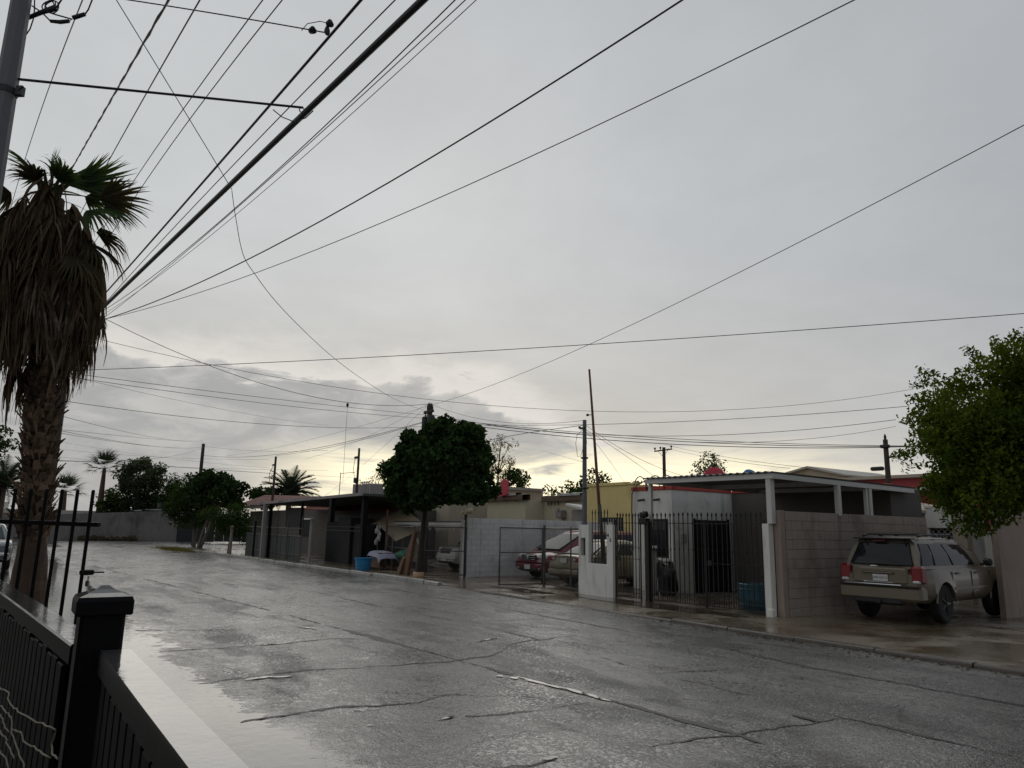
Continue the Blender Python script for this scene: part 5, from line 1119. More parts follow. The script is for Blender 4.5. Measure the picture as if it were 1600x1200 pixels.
b = MB(); P4 = [(-39.4, 12.3, 1.55), (-37.2, 12.5, 1.55), (-37.2, 12.5, 2.62), (-39.4, 12.3, 2.62)]; b.tube(P4+[P4[0]], .02, 6); b.build('frame', GALV, hbs, world=True); MB().poly(P4, (0, .02, 0)).build('panel', DARKM, hbs, world=True)
post('concrete_post', -32.25, 11.22, 2.0, .075, GREYW, 'leaning grey concrete post on the pavement before the dark carport')
post('concrete_post', -44.1, 10.75, 1.55, .085, CONC, 'short pale concrete stub post beside the green shrub')
post('concrete_post', -40.3, 11.0, 1.9, .05, BLACK, 'thin black post before the left end of the dark carport')
rh = empty('house', (-48, 17, 0), 0, 'low house with red tiled roof behind the dark carport', 'house')
def tile_roof(A, B_, C_, D_, par, rows, cols):
    """pantiles: A-B eave, D-C ridge"""
    A, B_, C_, D_ = map(Vector, (A, B_, C_, D_)); b = MB()
    for r in range(rows):
        for c in range(cols):
            s0, s1, t0, t1 = c/cols, (c+1)/cols, r/rows, (r+1.12)/rows
            P = lambda s, t: A.lerp(B_, s).lerp(D_.lerp(C_, s), t)
            a, d_, m1, m2 = P(s0, t0), P(s1, t0), P((s0+s1)/2, t0), P((s0+s1)/2, t1); e, f = P(s0, t1), P(s1, t1)
            u = Vector((0, 0, .09)); k = Vector((0, 0, .05)); b.add([a+k, m1+u+k, d_+k, f, m2+u, e], [(0, 1, 4, 5), (1, 2, 3, 4)])
    return b.build('roof', TILE, par, world=True, kind='stuff')
tile_roof((-60.5, 15.0, 3.15), (-37.5, 16.2, 2.75), (-37.5, 18.4, 3.25), (-61.0, 17.2, 4.0), rh, 7, 70)
hb('wall', -60, -38, 15.9, 24, 0, 2.75, DIMW, rh); hb('verge', -60.7, -60.4, 15.0, 17.2, 3.0, 3.2, WHITE, rh); tile_roof((-45.0, 14.8, 2.62), (-33.5, 15.6, 2.40), (-33.5, 16.2, 2.62), (-45, 15.6, 2.86), rh, 2, 52)
wi = hb('window', -47.5, -45.8, 15.84, 15.92, 1.1, 2.1, DARK, rh); hb('frame', -47.6, -45.7, 15.8, 15.86, 2.1, 2.2, WHITE, wi)
ah = empty('house', (-40, 20, 0), 0, 'flat roofed tan house with air cooler above the dark carport', 'house'); hb('wall', -49, -36.5, 20.5, 27, 0, 4.05, TAN, ah); hb('roof', -49.3, -36.2, 20.2, 27, 4.05, 4.2, GREYW, ah); hb('chimney', -50.5, -50.1, 20.4, 20.9, 3.9, 4.7, GREYW, ah)
ac = empty('air_cooler', (-42.2, 18.3, 3.3), 0, 'pale stacked chairs and cooler on the flat roof left of the big dark tree', 'air cooler'); MB().rbox((0, 0, .55), (1.3, .9, .9), .05).build('housing', GREYW, ac)
for i in range(5): MB().tube([(-.6+.28*i, -.5, .1), (-.62+.28*i, -.5, 1.0), (-.5+.28*i, -.45, 1.15), (-.42+.28*i, -.45, .2)], .03, 5).build('chair_frame', RAG, ac)

# ---------------------------------------------------------------- far end: wall, roofs
fw = empty('boundary_wall', (-80, 0, 0), 0, 'long dull grey boundary wall across the far end of the street', 'wall')
ys_ = [-40, -12, -.3, 5, 10, 14.6]; zt = lambda y: 2.05 if y < -.3 else 2.05+(y+.3)*.062
MB().poly([(-80, y, zt(y)) for y in ys_]+[(-80, 14.6, -.05), (-80, -40, -.05)], (-.25, 0, 0)).build('wall', FARW, fw, world=True)
for y in (-6, -.2, 6.4, 10.4, 14.5): hb('pilaster', -79.98, -79.9, y-.15, y+.15, -.05, zt(y)-.1, FARW, fw)
b = MB()
for i in range(40): b.blob((-79.3+rnd.uniform(-.4, .3), 7.5+rnd.uniform(-1.6, 3), .12), (rnd.uniform(.3, .8), .5, rnd.uniform(.2, .8)), i, 6, 4, .6)
b.build('dead_weeds', L_DRY, label='dark dry weeds heaped at the foot of the boundary wall', cat='weeds', kind='stuff')
lb = empty('building', (-88, -5, 0), 0, 'long low building with pale roof line behind the boundary wall', 'building'); hb('wall', -95, -86, -32, 9.3, 0, 2.35, TAN, lb); hb('roof', -95.3, -85.7, -32.3, 9.6, 2.35, 2.75, mat('pale_roof_sheet', (.50, .47, .42), .6, .1, 2), lb); hb('vent', -87, -86, -.6, .2, 2.75, 3.4, WHITE, lb)
sr = empty('building', (-82.5, 13, 0), 0, 'low white roof with two blue grey coolers right behind the boundary wall', 'building'); hb('wall', -86, -82, 11.2, 17, 0, 2.95, DARKM, sr)
MB().poly([(-82, 10.6, 2.9), (-82, 14.6, 3.25), (-82, 17.4, 3.2), (-82, 17.4, 3.05), (-82, 14.6, 3.08), (-82, 10.6, 2.8)], (-4, 0, 0)).build('roof', RAG, sr, world=True); hb('cooler', -83.5, -82.2, 12.6, 14.6, 3.2, 3.75, P_GREY, sr, .04)
for y in (13.1, 14.1): b = MB(); b.tube([(-83, y-.25, 3.75), (-83, y-.25, 4.3), (-83, y+.25, 4.3), (-83, y+.25, 3.75)], .06, 5); b.build('cooler_frame', GALV, sr, world=True)
bf = empty('sheet_fence', (-74, 15, 0), 0, 'dark blue grey fence at the far end behind the thin trunks', 'fence')
p0 = MB().rbox((0, 0, 1.2), (.06, .8, 2.3), .01).build('panel', DARKM, bf)
for i in range(9): o = p0 if i == 0 else inst(p0, bf); o.location = (rnd.uniform(-.03, .03), -1.4+.83*i, rnd.uniform(-.05, .05))
MB().tube([(-74, 13.5, 2.2), (-74, 20.5, 2.25)], .05, 6).build('rail', GALV, bf, world=True)
an = empty('antenna', (-40.6, 15.6, 2.9), 0, 'thin roof antenna mast with a crossbar above the dark carport', 'antenna'); MB().tube([(0, 0, 0), (.05, 0, 1.85)], .022, 5).build('mast', GALV, an); MB().tube([(.05, 0, 1.8), (.58, .65, 1.88)], .016, 5).build('crossbar', GALV, an)
# ---------------------------------------------------------------- trees
def leaf_cloud(clumps, size, seed, aspect=.5, up=.35, droop=0.0, shell=.45):
    """clumps: rows (cx, cy, cz, rx, ry, rz, n); returns verts, quads of folded leaf shapes"""
    g = np.random.RandomState(seed); C_ = []
    for cx, cy, cz_, rx, ry, rz, n in clumps:
        n = int(n); d_ = g.normal(size=(n, 3)); d_ /= np.linalg.norm(d_, axis=1)[:, None]; rr = g.rand(n)**shell
        C_.append(np.array([cx, cy, cz_])+d_*rr[:, None]*np.array([rx, ry, rz]))
    P = np.concatenate(C_); n = len(P)
    t = g.normal(size=(n, 3)); t[:, 2] -= droop; t /= np.linalg.norm(t, axis=1)[:, None]
    nn = g.normal(size=(n, 3)); nn[:, 2] += up*3; s = np.cross(t, nn); s /= (np.linalg.norm(s, axis=1)[:, None]+1e-6); m = np.cross(s, t)
    L = (size*(.6+.8*g.rand(n)))[:, None]; W_ = L*aspect*.5
    V = np.stack([P-t*L*.5, P+s*W_+m*W_*.3, P+t*L*.5, P-s*W_+m*W_*.3], 1).reshape(-1, 3)
    return V, np.arange(4*n).reshape(-1, 4)
def crown_clumps(c, r, k, cr, n, seed, low=-1.0, jit=.25, inner=.5):
    g = np.random.RandomState(seed); out = []
    while len(out) < k:
        d_ = g.normal(size=3); d_ /= np.linalg.norm(d_)
        if d_[2] < low: continue
        q = (inner+(1-inner)*g.rand()**.6)*(1+jit*noise.noise(Vector(d_*1.7+seed))); s = cr*(.65+.7*g.rand())
        out.append((c[0]+d_[0]*r[0]*q, c[1]+d_[1]*r[1]*q, c[2]+d_[2]*r[2]*q, s, s, s*.8, n*(s/cr)**2))
    return out
def bough_clumps(c, lumps, r, cr, n, seed):
    """a crown built of separate boughs: leaf clumps on the skin of each bough"""
    out = []
    for i, (a, b, z, q) in enumerate(lumps):      # a: along the picture's right, b: towards the street camera, both from the crown's middle
        p = (c[0]+a*.558+b*.83, c[1]+a*.83-b*.558, c[2]+z); out += crown_clumps(p, (r*q, r*q, r*q*.85), int(22*q*q), cr, n, seed+i, -.9, .3, .6)
    return out
def tree(name, base, c, r, label, mt, k, cr, n, size, seed, trunk=.14, bark=BARK, low=-1.0, jit=.25, inner=.5, aspect=.5, group=None, stems=1, lean=0, cat='tree', limbs=9, shell=.45, droop=0., tt=None, cl=None):
    root = empty(name, base, 0, label, cat, group); cl = cl or crown_clumps(c, r, k, cr, n, seed, low, jit, inner); lc_ = [(x-base[0], y-base[1], z-base[2], a, b_, d_, m_) for x, y, z, a, b_, d_, m_ in cl]
    V, Q = leaf_cloud(lc_, size, seed, aspect, droop=droop, shell=shell); npmesh('crown', V, Q, mt, root, kind=None)
    top = Vector(tt or (c[0]-base[0], c[1]-base[1], c[2]-r[2]*.55-base[2])); rr = random.Random(seed)
    for s in range(stems):
        o = Vector((rr.uniform(-.5, .5), rr.uniform(-.2, .2), 0))*(0 if stems == 1 else 1)*trunk*6; e = top+Vector((rr.uniform(-.4, .4), rr.uniform(-.4, .4), 0))*(0 if stems == 1 else r[0]*.7)
        pts = [o+(e-o)*t_+Vector((nz(t_*2, s, seed)*lean, nz(t_*2, s, seed+9)*lean, 0)) for t_ in (0, .12, .35, .65, 1)]; pts[0].z = -.05
        MB().tube(pts, [trunk*1.35, trunk*1.05, trunk*.95, trunk*.85, trunk*.75], 9).build('trunk', bark, root, smooth=True)
    b = MB()
    for i in range(limbs):
        x, y, z, *_ = lc_[rr.randrange(len(lc_))]; e = Vector((x, y, z)); m_ = top.lerp(e, .5)+Vector((0, 0, rr.uniform(-.05, .2))*1)*r[2] if False else top.lerp(e, .5)+Vector((0, 0, .12*r[2]))
        b.tube([top-Vector((0, 0, trunk)), m_, e], [trunk*.6, trunk*.38, trunk*.12], 6)
    b.build('limbs', bark, root, smooth=True)
    return root
# the big dark tree on the far pavement
bt_ = tree('street_tree', (-23.45, 12.05, .05), (-22.35, 12.5, 3.70), (1.78, 1.78, 1.55), 'big round dark green tree on the far pavement with red brown board at its trunk', L_FICUS, 84, .52, 250, .17, 3, .11, BARK, -.85, .42, .5, .72, tt=(.12, .1, 2.6), limbs=16, cl=bough_clumps((-22.45, 12.42, 3.72), [(-1.3, .2, -.15, .85), (-.85, .3, .65, .9), (-.15, 0, 1.15, .85), (.55, .2, 1.0, .9), (.95, 0, .45, .9), (1.05, .2, -.5, .8), (.6, .6, -.75, .9), (-.4, .7, -.65, .9), (-1.15, .2, -.95, .75), (0, .9, .2, 1.0), (0, -.8, .1, 1.0), (-.6, -.6, -.5, .8), (.7, -.6, -.3, .9)], .78, .34, 210, 60))
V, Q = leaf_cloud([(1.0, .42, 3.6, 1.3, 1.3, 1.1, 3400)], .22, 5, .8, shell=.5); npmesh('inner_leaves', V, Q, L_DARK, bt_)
MB().lathe([(.19, -.02), (.185, .20)], n=10).build('whitewash_band', ORANGE, bt_, smooth=True)
# the bright tree at the right edge
rc = (-4.97, 15.85, 3.68)
rtree = tree('shade_tree', (rc[0]+.3, rc[1]-.2, .05), rc, (2.75, 2.75, 1.62), 'broad yellow green tree overhanging the gold vehicle at the right edge', L_BRIGHT, 78, .62, 980, .09, 8, .17, BARK, -.66, .34, .66, .48, limbs=22, shell=.33, cl=bough_clumps(rc, [(-2.55, .2, -.7, .75), (-2.25, .6, -1.2, .72), (-2.2, .3, -1.0, .7), (-2.45, 0, -.2, .62), (-1.9, .6, -.2, .8), (-1.0, .5, .75, .9), (-2.15, .2, -.55, .75), (-1.85, -.2, .25, .8), (-1.35, .3, .85, .8), (-.55, 0, 1.25, .9), (.4, .3, 1.35, .9), (1.3, .2, 1.0, .9), (-1.5, .8, -.75, .85), (-.5, 1.2, -.85, .85), (.6, 1.2, -.7, .9), (-.9, 1.3, .2, .9), (.3, 1.5, .45, 1.0), (1.3, 1.0, .1, 1.0), (-.9, -1.0, -.3, 1.0), (.6, -1.3, .2, 1.0), (1.7, -.4, -.5, 1.0)], 1.02, .37, 330, 80))
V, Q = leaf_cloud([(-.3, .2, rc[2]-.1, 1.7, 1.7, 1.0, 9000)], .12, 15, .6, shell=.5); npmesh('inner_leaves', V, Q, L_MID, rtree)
g = np.random.RandomState(4); sp_ = []
for i in range(75):      # loose twigs breaking the outline
    a, e = g.uniform(0, 6.28), g.uniform(-.35, 1.25); d_ = np.array([math.cos(a)*math.cos(e)*2.75, math.sin(a)*math.cos(e)*2.75, math.sin(e)*1.62]); q0 = 1.02+.12*g.rand()
    for j in range(3): sp_.append((*(d_*(q0+.05*j)+np.array([-.3, .2, rc[2]-.05])), .13, .13, .12, 16))
V, Q = leaf_cloud(sp_, .085, 16, .48); npmesh('twigs', V, Q, L_BRIGHT, rtree)

# trees and palms at the far end
FG = 'trees beyond the far end of the street'
tree('street_tree', (-56.0, 11.55, 0), (-56.6, 12.6, 3.9), (2.3, 2.3, 1.55), 'dark leafy tree on thin leaning trunks at the far kerb', L_DARK, 60, .6, 80, .27, 21, .09, BARK2, -.7, .35, .4, .75, stems=3, lean=.25)
tree('street_tree', (-59.5, 11.9, 0), (-60.5, 11.9, 3.1), (2.0, 2.2, 1.5), 'dull green bushy tree beside the far dark pole', L_MID, 56, .6, 80, .24, 22, .10, BARK2, -.9, .3, .3)
tree('shrub', (-46.2, 11.15, .05), (-46.2, 11.2, 1.85), (1.35, 1.5, 1.25), 'soft green feathery shrub behind the short pale concrete stub post', L_MID, 60, .5, 110, .16, 23, .05, BARK2, -1, .3, .2, .35, cat='shrub', droop=.6)
tree('round_tree', (-84.5, 11.0, 0), (-84.5, 11.05, 5.9), (1.9, 2.05, 2.3), 'rounded grey green tree behind the boundary wall', L_GREY, 80, .7, 90, .30, 24, .2, BARK2, -1, .25, .4)
tree('feathery_tree', (-83, 14.4, 0), (-83, 14.4, 4.6), (2.2, 2.4, 2.0), 'dull feathery tree right of the rounded grey green tree', L_MID, 60, .8, 90, .32, 25, .2, BARK2, -1, .35, .3, .3)
tree('bushy_tree', (-86, 9.2, 0), (-86, 9.3, 3.6), (1.5, 1.7, 1.9), 'thin dull bush between the lone fan palm and rounded tree', L_GREY, 26, .6, 40, .32, 26, .1, BARK2, -1, .4, .2, .3)
tree('leafy_tree', (-55, -1.15, 0), (-55, -1.25, 6.2), (1.0, 1.1, 1.7), 'dark leafy tree cut off by the left edge', L_MID, 24, .5, 60, .22, 27, .12, BARK, -1, .3, .3)
tree('low_tree', (-63, 17.8, 0), (-63, 17.8, 4.0), (1.8, 1.6, 1.0), 'low dark tree showing over the red tiled roof', L_DARK, 22, .55, 50, .28, 28, .1, BARK, -1, .35, .3, .7)
tree('dry_tree', (-57, 25, 0), (-57, 25, 4.6), (1.7, 1.7, 1.8), 'wispy dry tree behind the roof cooler left of the big dark tree', L_DRY, 30, .6, 55, .24, 29, .1, BARK, -1, .4, .2, .25)
tree('dry_tree', (-46.2, 30, 0), (-46.2, 30, 7.0), (1.7, 1.4, 2.2), 'wispy dry tree showing behind the right side of the big dark tree', L_DRY, 34, .55, 46, .22, 30, .08, BARK, -1, .4, .3, .25)
tree('leafy_tree', (-44.3, 30.5, 0), (-44.3, 30.5, 4.4), (1.9, 1.7, 1.6), 'dull green tree over the red sheet and cream house', L_MID, 34, .6, 60, .26, 31, .12, BARK, -1, .35, .3)
tree('leafy_tree', (-50.5, 40, 0), (-50.5, 40, 4.1), (2.2, 2, 1.9), 'dark ragged tree behind the small grey house', L_MID, 34, .65, 48, .32, 32, .12, BARK, -1, .4, .3)
tree('leafy_tree', (-46.5, 40, 0), (-46.5, 40, 4.4), (1.9, 2, 2.1), 'dark ragged tree just left of the slim grey pole', L_MID, 30, .65, 48, .32, 33, .12, BARK, -1, .4, .3)
tree('dry_tree', (-43, 41, 0), (-43, 41, 4.2), (2.2, 2, 1.3), 'low brownish tree top over the yellow house', L_DRY, 24, .6, 40, .26, 34, .12, BARK, -1, .4, .3)
tree('leafy_tree', (-30.2, 35, 0), (-30.3, 35, 4.9), (1.15, 1.3, 1.5), 'sparse tree behind the red satellite dish', L_GREY, 22, .45, 42, .22, 35, .1, BARK, -1, .4, .3, .4)
tree('leafy_tree', (-32.2, 35.5, 0), (-32.2, 35.5, 4.0), (1.3, 1.3, .9), 'small grey tree left of the red satellite dish', L_GREY, 18, .45, 36, .22, 36, .1, BARK, -1, .4, .3, .4)

for i, (y, z, r_, mt) in enumerate([(8.6, 3.2, 1.3, L_MID), (10.2, 3.3, 1.5, L_GREY), (12.6, 3.3, 1.5, L_MID), (15.6, 3.6, 1.8, L_MID), (17.6, 3.4, 1.7, L_DARK)]):
    tree('bush', (-83.6-.5*(i % 2), y, 0), (-83.6-.5*(i % 2), y, z), (1.3, r_, 1.35), ['dull green bush just right of the lone fan palm behind the boundary wall', 'grey green bush at the foot of the rounded grey green tree', 'dull green bush between the rounded tree and the feathery tree', 'dull green bush right of the feathery tree behind the far fence', 'dark green bush behind the far dark wooden pole'][i], mt, 34, .6, 66, .3, 40+i, .08, BARK2, -1, .3, .3, group='bushes behind the boundary wall', cat='bush', limbs=4)
def far_fan_palm(base, top, rr, label, n=22, L=1.25, th=.30):
    root = empty('fan_palm', base, 0, label, 'palm tree', None); h = top-base[2]
    MB().tube([(0, 0, 0), (.05, 0, h*.5), (0, 0, h)], [th*1.25, th, th*.55], 9).build('trunk', RUST if False else PALMB, root, smooth=True)
    f0 = [None]*3
    for i in range(n):
        if i < 3: f0[i] = fan_frond(300+i+int(h*10), L*.75, L, 16, 1.0, FARPALM, 1.3); o = f0[i]; o.parent = root
        else: o = inst(f0[i % 3], root)
        a = i*2.39996; el = 75-95*(i/n); M = Matrix.Rotation(a, 4, 'Z') @ Matrix.Rotation(-R(el), 4, 'Y'); o.location = (0, 0, h); o.rotation_euler = M.to_euler(); o.scale = (rr, rr, rr); o.name = 'frond'
    return root
far_fan_palm((-85, 7.75, 0), 7.0, 1.0, 'lone fan palm with bare brown trunk behind the boundary wall', L=1.35)
far_fan_palm((-90, 4.9, 0), 4.7, .9, 'low fan palm right beside the shaggy palm trunk, beyond the wall', L=1.5)
def feather_palm(base, h, L, n, label, th=.22):
    root = empty('date_palm', base, 0, label, 'palm tree'); MB().tube([(0, 0, 0), (0, 0, h)], [th*1.1, th], 9).build('trunk', PALMB, root, smooth=True); fs_ = []
    for v in range(4):
        b = MB(); P = []; q = Vector((0, 0, 0)); d_ = Vector((1, 0, 0)); r_ = random.Random(v); K = 14
        for i in range(K+1): P.append(q.copy()); q = q+d_*L/K; d_ = (d_+Vector((0, r_.uniform(-.02, .02), -.055-.02*v))).normalized()
        strips(b, P, .045, 1.0)
        for i in range(2, K+1):
            for k in range(3):
                for s in (-1, 1):
                    p0_ = P[i-1].lerp(P[i], k/3); l = .42*L*math.sin(.35+2.6*(i+k/3)/K)*.55+.08; e = p0_+Vector((.55*l, s*.8*l, r_.uniform(-.25, .12)*l)); w_ = Vector((.02, 0, .018))
                    b.add([p0_-w_, p0_+w_, e], [(0, 1, 2)])
        fs_.append(b.build('frond', FARPALM, root))
    for i in range(n):
        o = fs_[i] if i < 4 else inst(fs_[i % 4], root); a = i*2.39996; el = 80-92*(i/n); M = Matrix.Rotation(a, 4, 'Z') @ Matrix.Rotation(-R(el), 4, 'Y'); o.location = (0, 0, h); o.rotation_euler = M.to_euler()
    return root
feather_palm((-62, 19.5, 0), 4.3, 2.75, 46, 'date palm with feather fronds behind the dark carport')
feather_palm((-66, -.35, 0), 4.2, 2.6, 34, 'date palm at the left edge beyond the grey car')

# ---------------------------------------------------------------- distant poles
def wood_pole(base, h, r, label, arm=None, extra=None):
    o = empty('utility_pole', base, 0, label, 'pole'); MB().lathe([(r*1.2, 0), (r*.85, h)], n=8).build('shaft', WOODP, o)
    if arm:
        z, l, a = arm; d_ = Vector((math.cos(a), math.sin(a), 0))*l/2; MB().tube([Vector((0, -.1, z))-d_, Vector((0, -.1, z))+d_], .07, 4).build('crossarm', WOODP, o)
        for k in (-.95, -.3, .95): MB().lathe([(.03, 0), (.03, .1), (.08, .12), (.09, .22), (.03, .28)], (d_.x*k, d_.y*k-.1, z+.04), 8).build('insulator', BLKPL, o)
        for k in (-1, 1): MB().tube([Vector((0, -.1, z-.55)), Vector((0, -.1, z-.05))+d_*.55*k], .02, 4).build('brace', WOODP, o)
    return o
wood_pole((-64.6, 12.86, 0), 8.2, .15, 'dark wooden pole among trees at the far left kerb'); 
o = wood_pole((-52.7, 15.4, 0), 6.5, .09, 'thin dark pole left of the date palm'); MB().rbox((-.12, -.1, 5.9), (.3, .1, .12), .02).build('bracket', BLKPL, o); MB().rbox((-.1, -.1, 4.3), (.26, .14, .24), .03).build('meter_box', BLKPL, o); MB().tube([(-.2, -.1, 5.8), (-.9, -.1, 5.3), (-.6, -.1, 4.6), (-.1, -.1, 4.4)], .02, 5).build('cable_loop', BLKPL, o)
o = wood_pole((-41.2, 16.9, 0), 6.3, .08, 'thin dark pole just left of the big dark tree'); MB().rbox((-.15, -.1, 5.75), (.4, .1, .14), .02).build('bracket', BLKPL, o); MB().rbox((-.05, -.1, 4.4), (.3, .16, .3), .03).build('meter_box', BLKPL, o); MB().tube([(-.3, -.1, 5.7), (-.5, -.1, 5.0), (-.1, -.1, 4.5)], .015, 5).build('cable_loop', BLKPL, o)
tp_ = wood_pole((-26.85, 14.0, 0), 6.55, .13, 'dark pole with two grey transformer cans rising out of the big dark tree')
MB().blob((0, 0, 6.62), (.34, .3, .42), 3, 8, 6, .3).build('pole_cap', WOODP, tp_); MB().rbox((0, -.05, 6.45), (.75, .12, .12), .02).build('crossarm', WOODP, tp_)
for s in (-.24, .27):
    t_ = MB().lathe([(.13, 5.72), (.15, 5.75), (.15, 6.20), (.13, 6.26), (.05, 6.28)], (s, -.06, 0), 12).build('transformer_can', DARKM, tp_, smooth=True); MB().lathe([(.02, 6.26), (.04, 6.30), (.02, 6.38)], (s, -.06, 0), 8).build('bushing', BLKPL, t_)
MB().rbox((0, -.06, 5.7), (.5, .2, .2), .03).build('bracket', BLKPL, tp_); MB().blob((-.1, -.1, 5.35), (.7, .4, .35), 6, 8, 6, .5).build('cable_coil', BLKPL, tp_)
wood_pole((-57, 30, 0), 9.3, .12, 'distant pole with crossarm showing at the right of the dark tree top', (9.1, 2.3, -.15))
wood_pole((-43.9, 45, 0), 8.75, .15, 'distant pole with crossarm above the white house', (8.5, 2.2, -.1))
o = wood_pole((-14.4, 26, 0), 5.2, .10, 'slim pole with a small bracket left of the yellow green tree'); MB().rbox((.14, -.05, 4.55), (.34, .06, .06), .01).build('bracket', BLKPL, o); MB().lathe([(.04, 5.2), (.05, 5.3), (.02, 5.4)], n=8).build('insulator', BLKPL, o); MB().rbox((0, -.05, 4.95), (.3, .2, .12), .02).build('clamp', BLKPL, o); hb('lamp_head', -15.0, -14.55, 25.9, 26.1, 4.1, 4.24, BLKPL, o, .03)
hid = empty('utility_pole', (-21.0, .8, 0), 0, 'utility pole hidden behind the shaggy palm where the cables gather', 'pole'); MB().lathe([(.12, 0), (.08, 8.7)], n=8).build('shaft', WOODP, hid)

# ---------------------------------------------------------------- cables
def cable(lab, r, x0, y0, z0, x1, y1, z1, sag, twist=0):
    n = 28*(4 if twist else 1); P = []; rs = []
    for i in range(n+1):
        t = i/n; j = twist*math.sin(t*170) if twist else 0
        P.append((lerp(x0, x1, t)+j, lerp(y0, y1, t)+j*.6, lerp(z0, z1, t)-4*sag*t*(1-t)+j*.3)); rs.append(r*(1+.25*math.sin(t*230)) if twist else r)
    if 'falling from the thick bundle' in lab:
        K = [(-9.78, 1.98, 6.15), (-9.95, 2.1, 5.85), (-10.25, 2.31, 5.46), (-10.68, 2.62, 5.33), (-11.4, 3.12, 5.23), (-12.52, 3.91, 5.17), (-14.12, 5.03, 5.16), (-16.25, 6.54, 5.24), (-19.67, 8.95, 5.50), (-23, 11.29, 5.9), (-26.85, 14.0, 6.45)]; K = [K[0]]+K+[K[-1]]; P = []
        for a, b, c, d_ in zip(K, K[1:], K[2:], K[3:]):
            for i in range(6):
                t = i/6; P.append(tuple(.5*(2*q+(s_-p_)*t+(2*p_-5*q+4*s_-u_)*t*t+(3*q-p_-3*s_+u_)*t**3) for p_, q, s_, u_ in zip(a, b, c, d_)))
        P.append(K[-1]); rs = [r]*len(P)
    return MB().tube(P, rs, 6).build('cable', RUBBER, smooth=True, label=lab, cat='cable', loc=P[0])
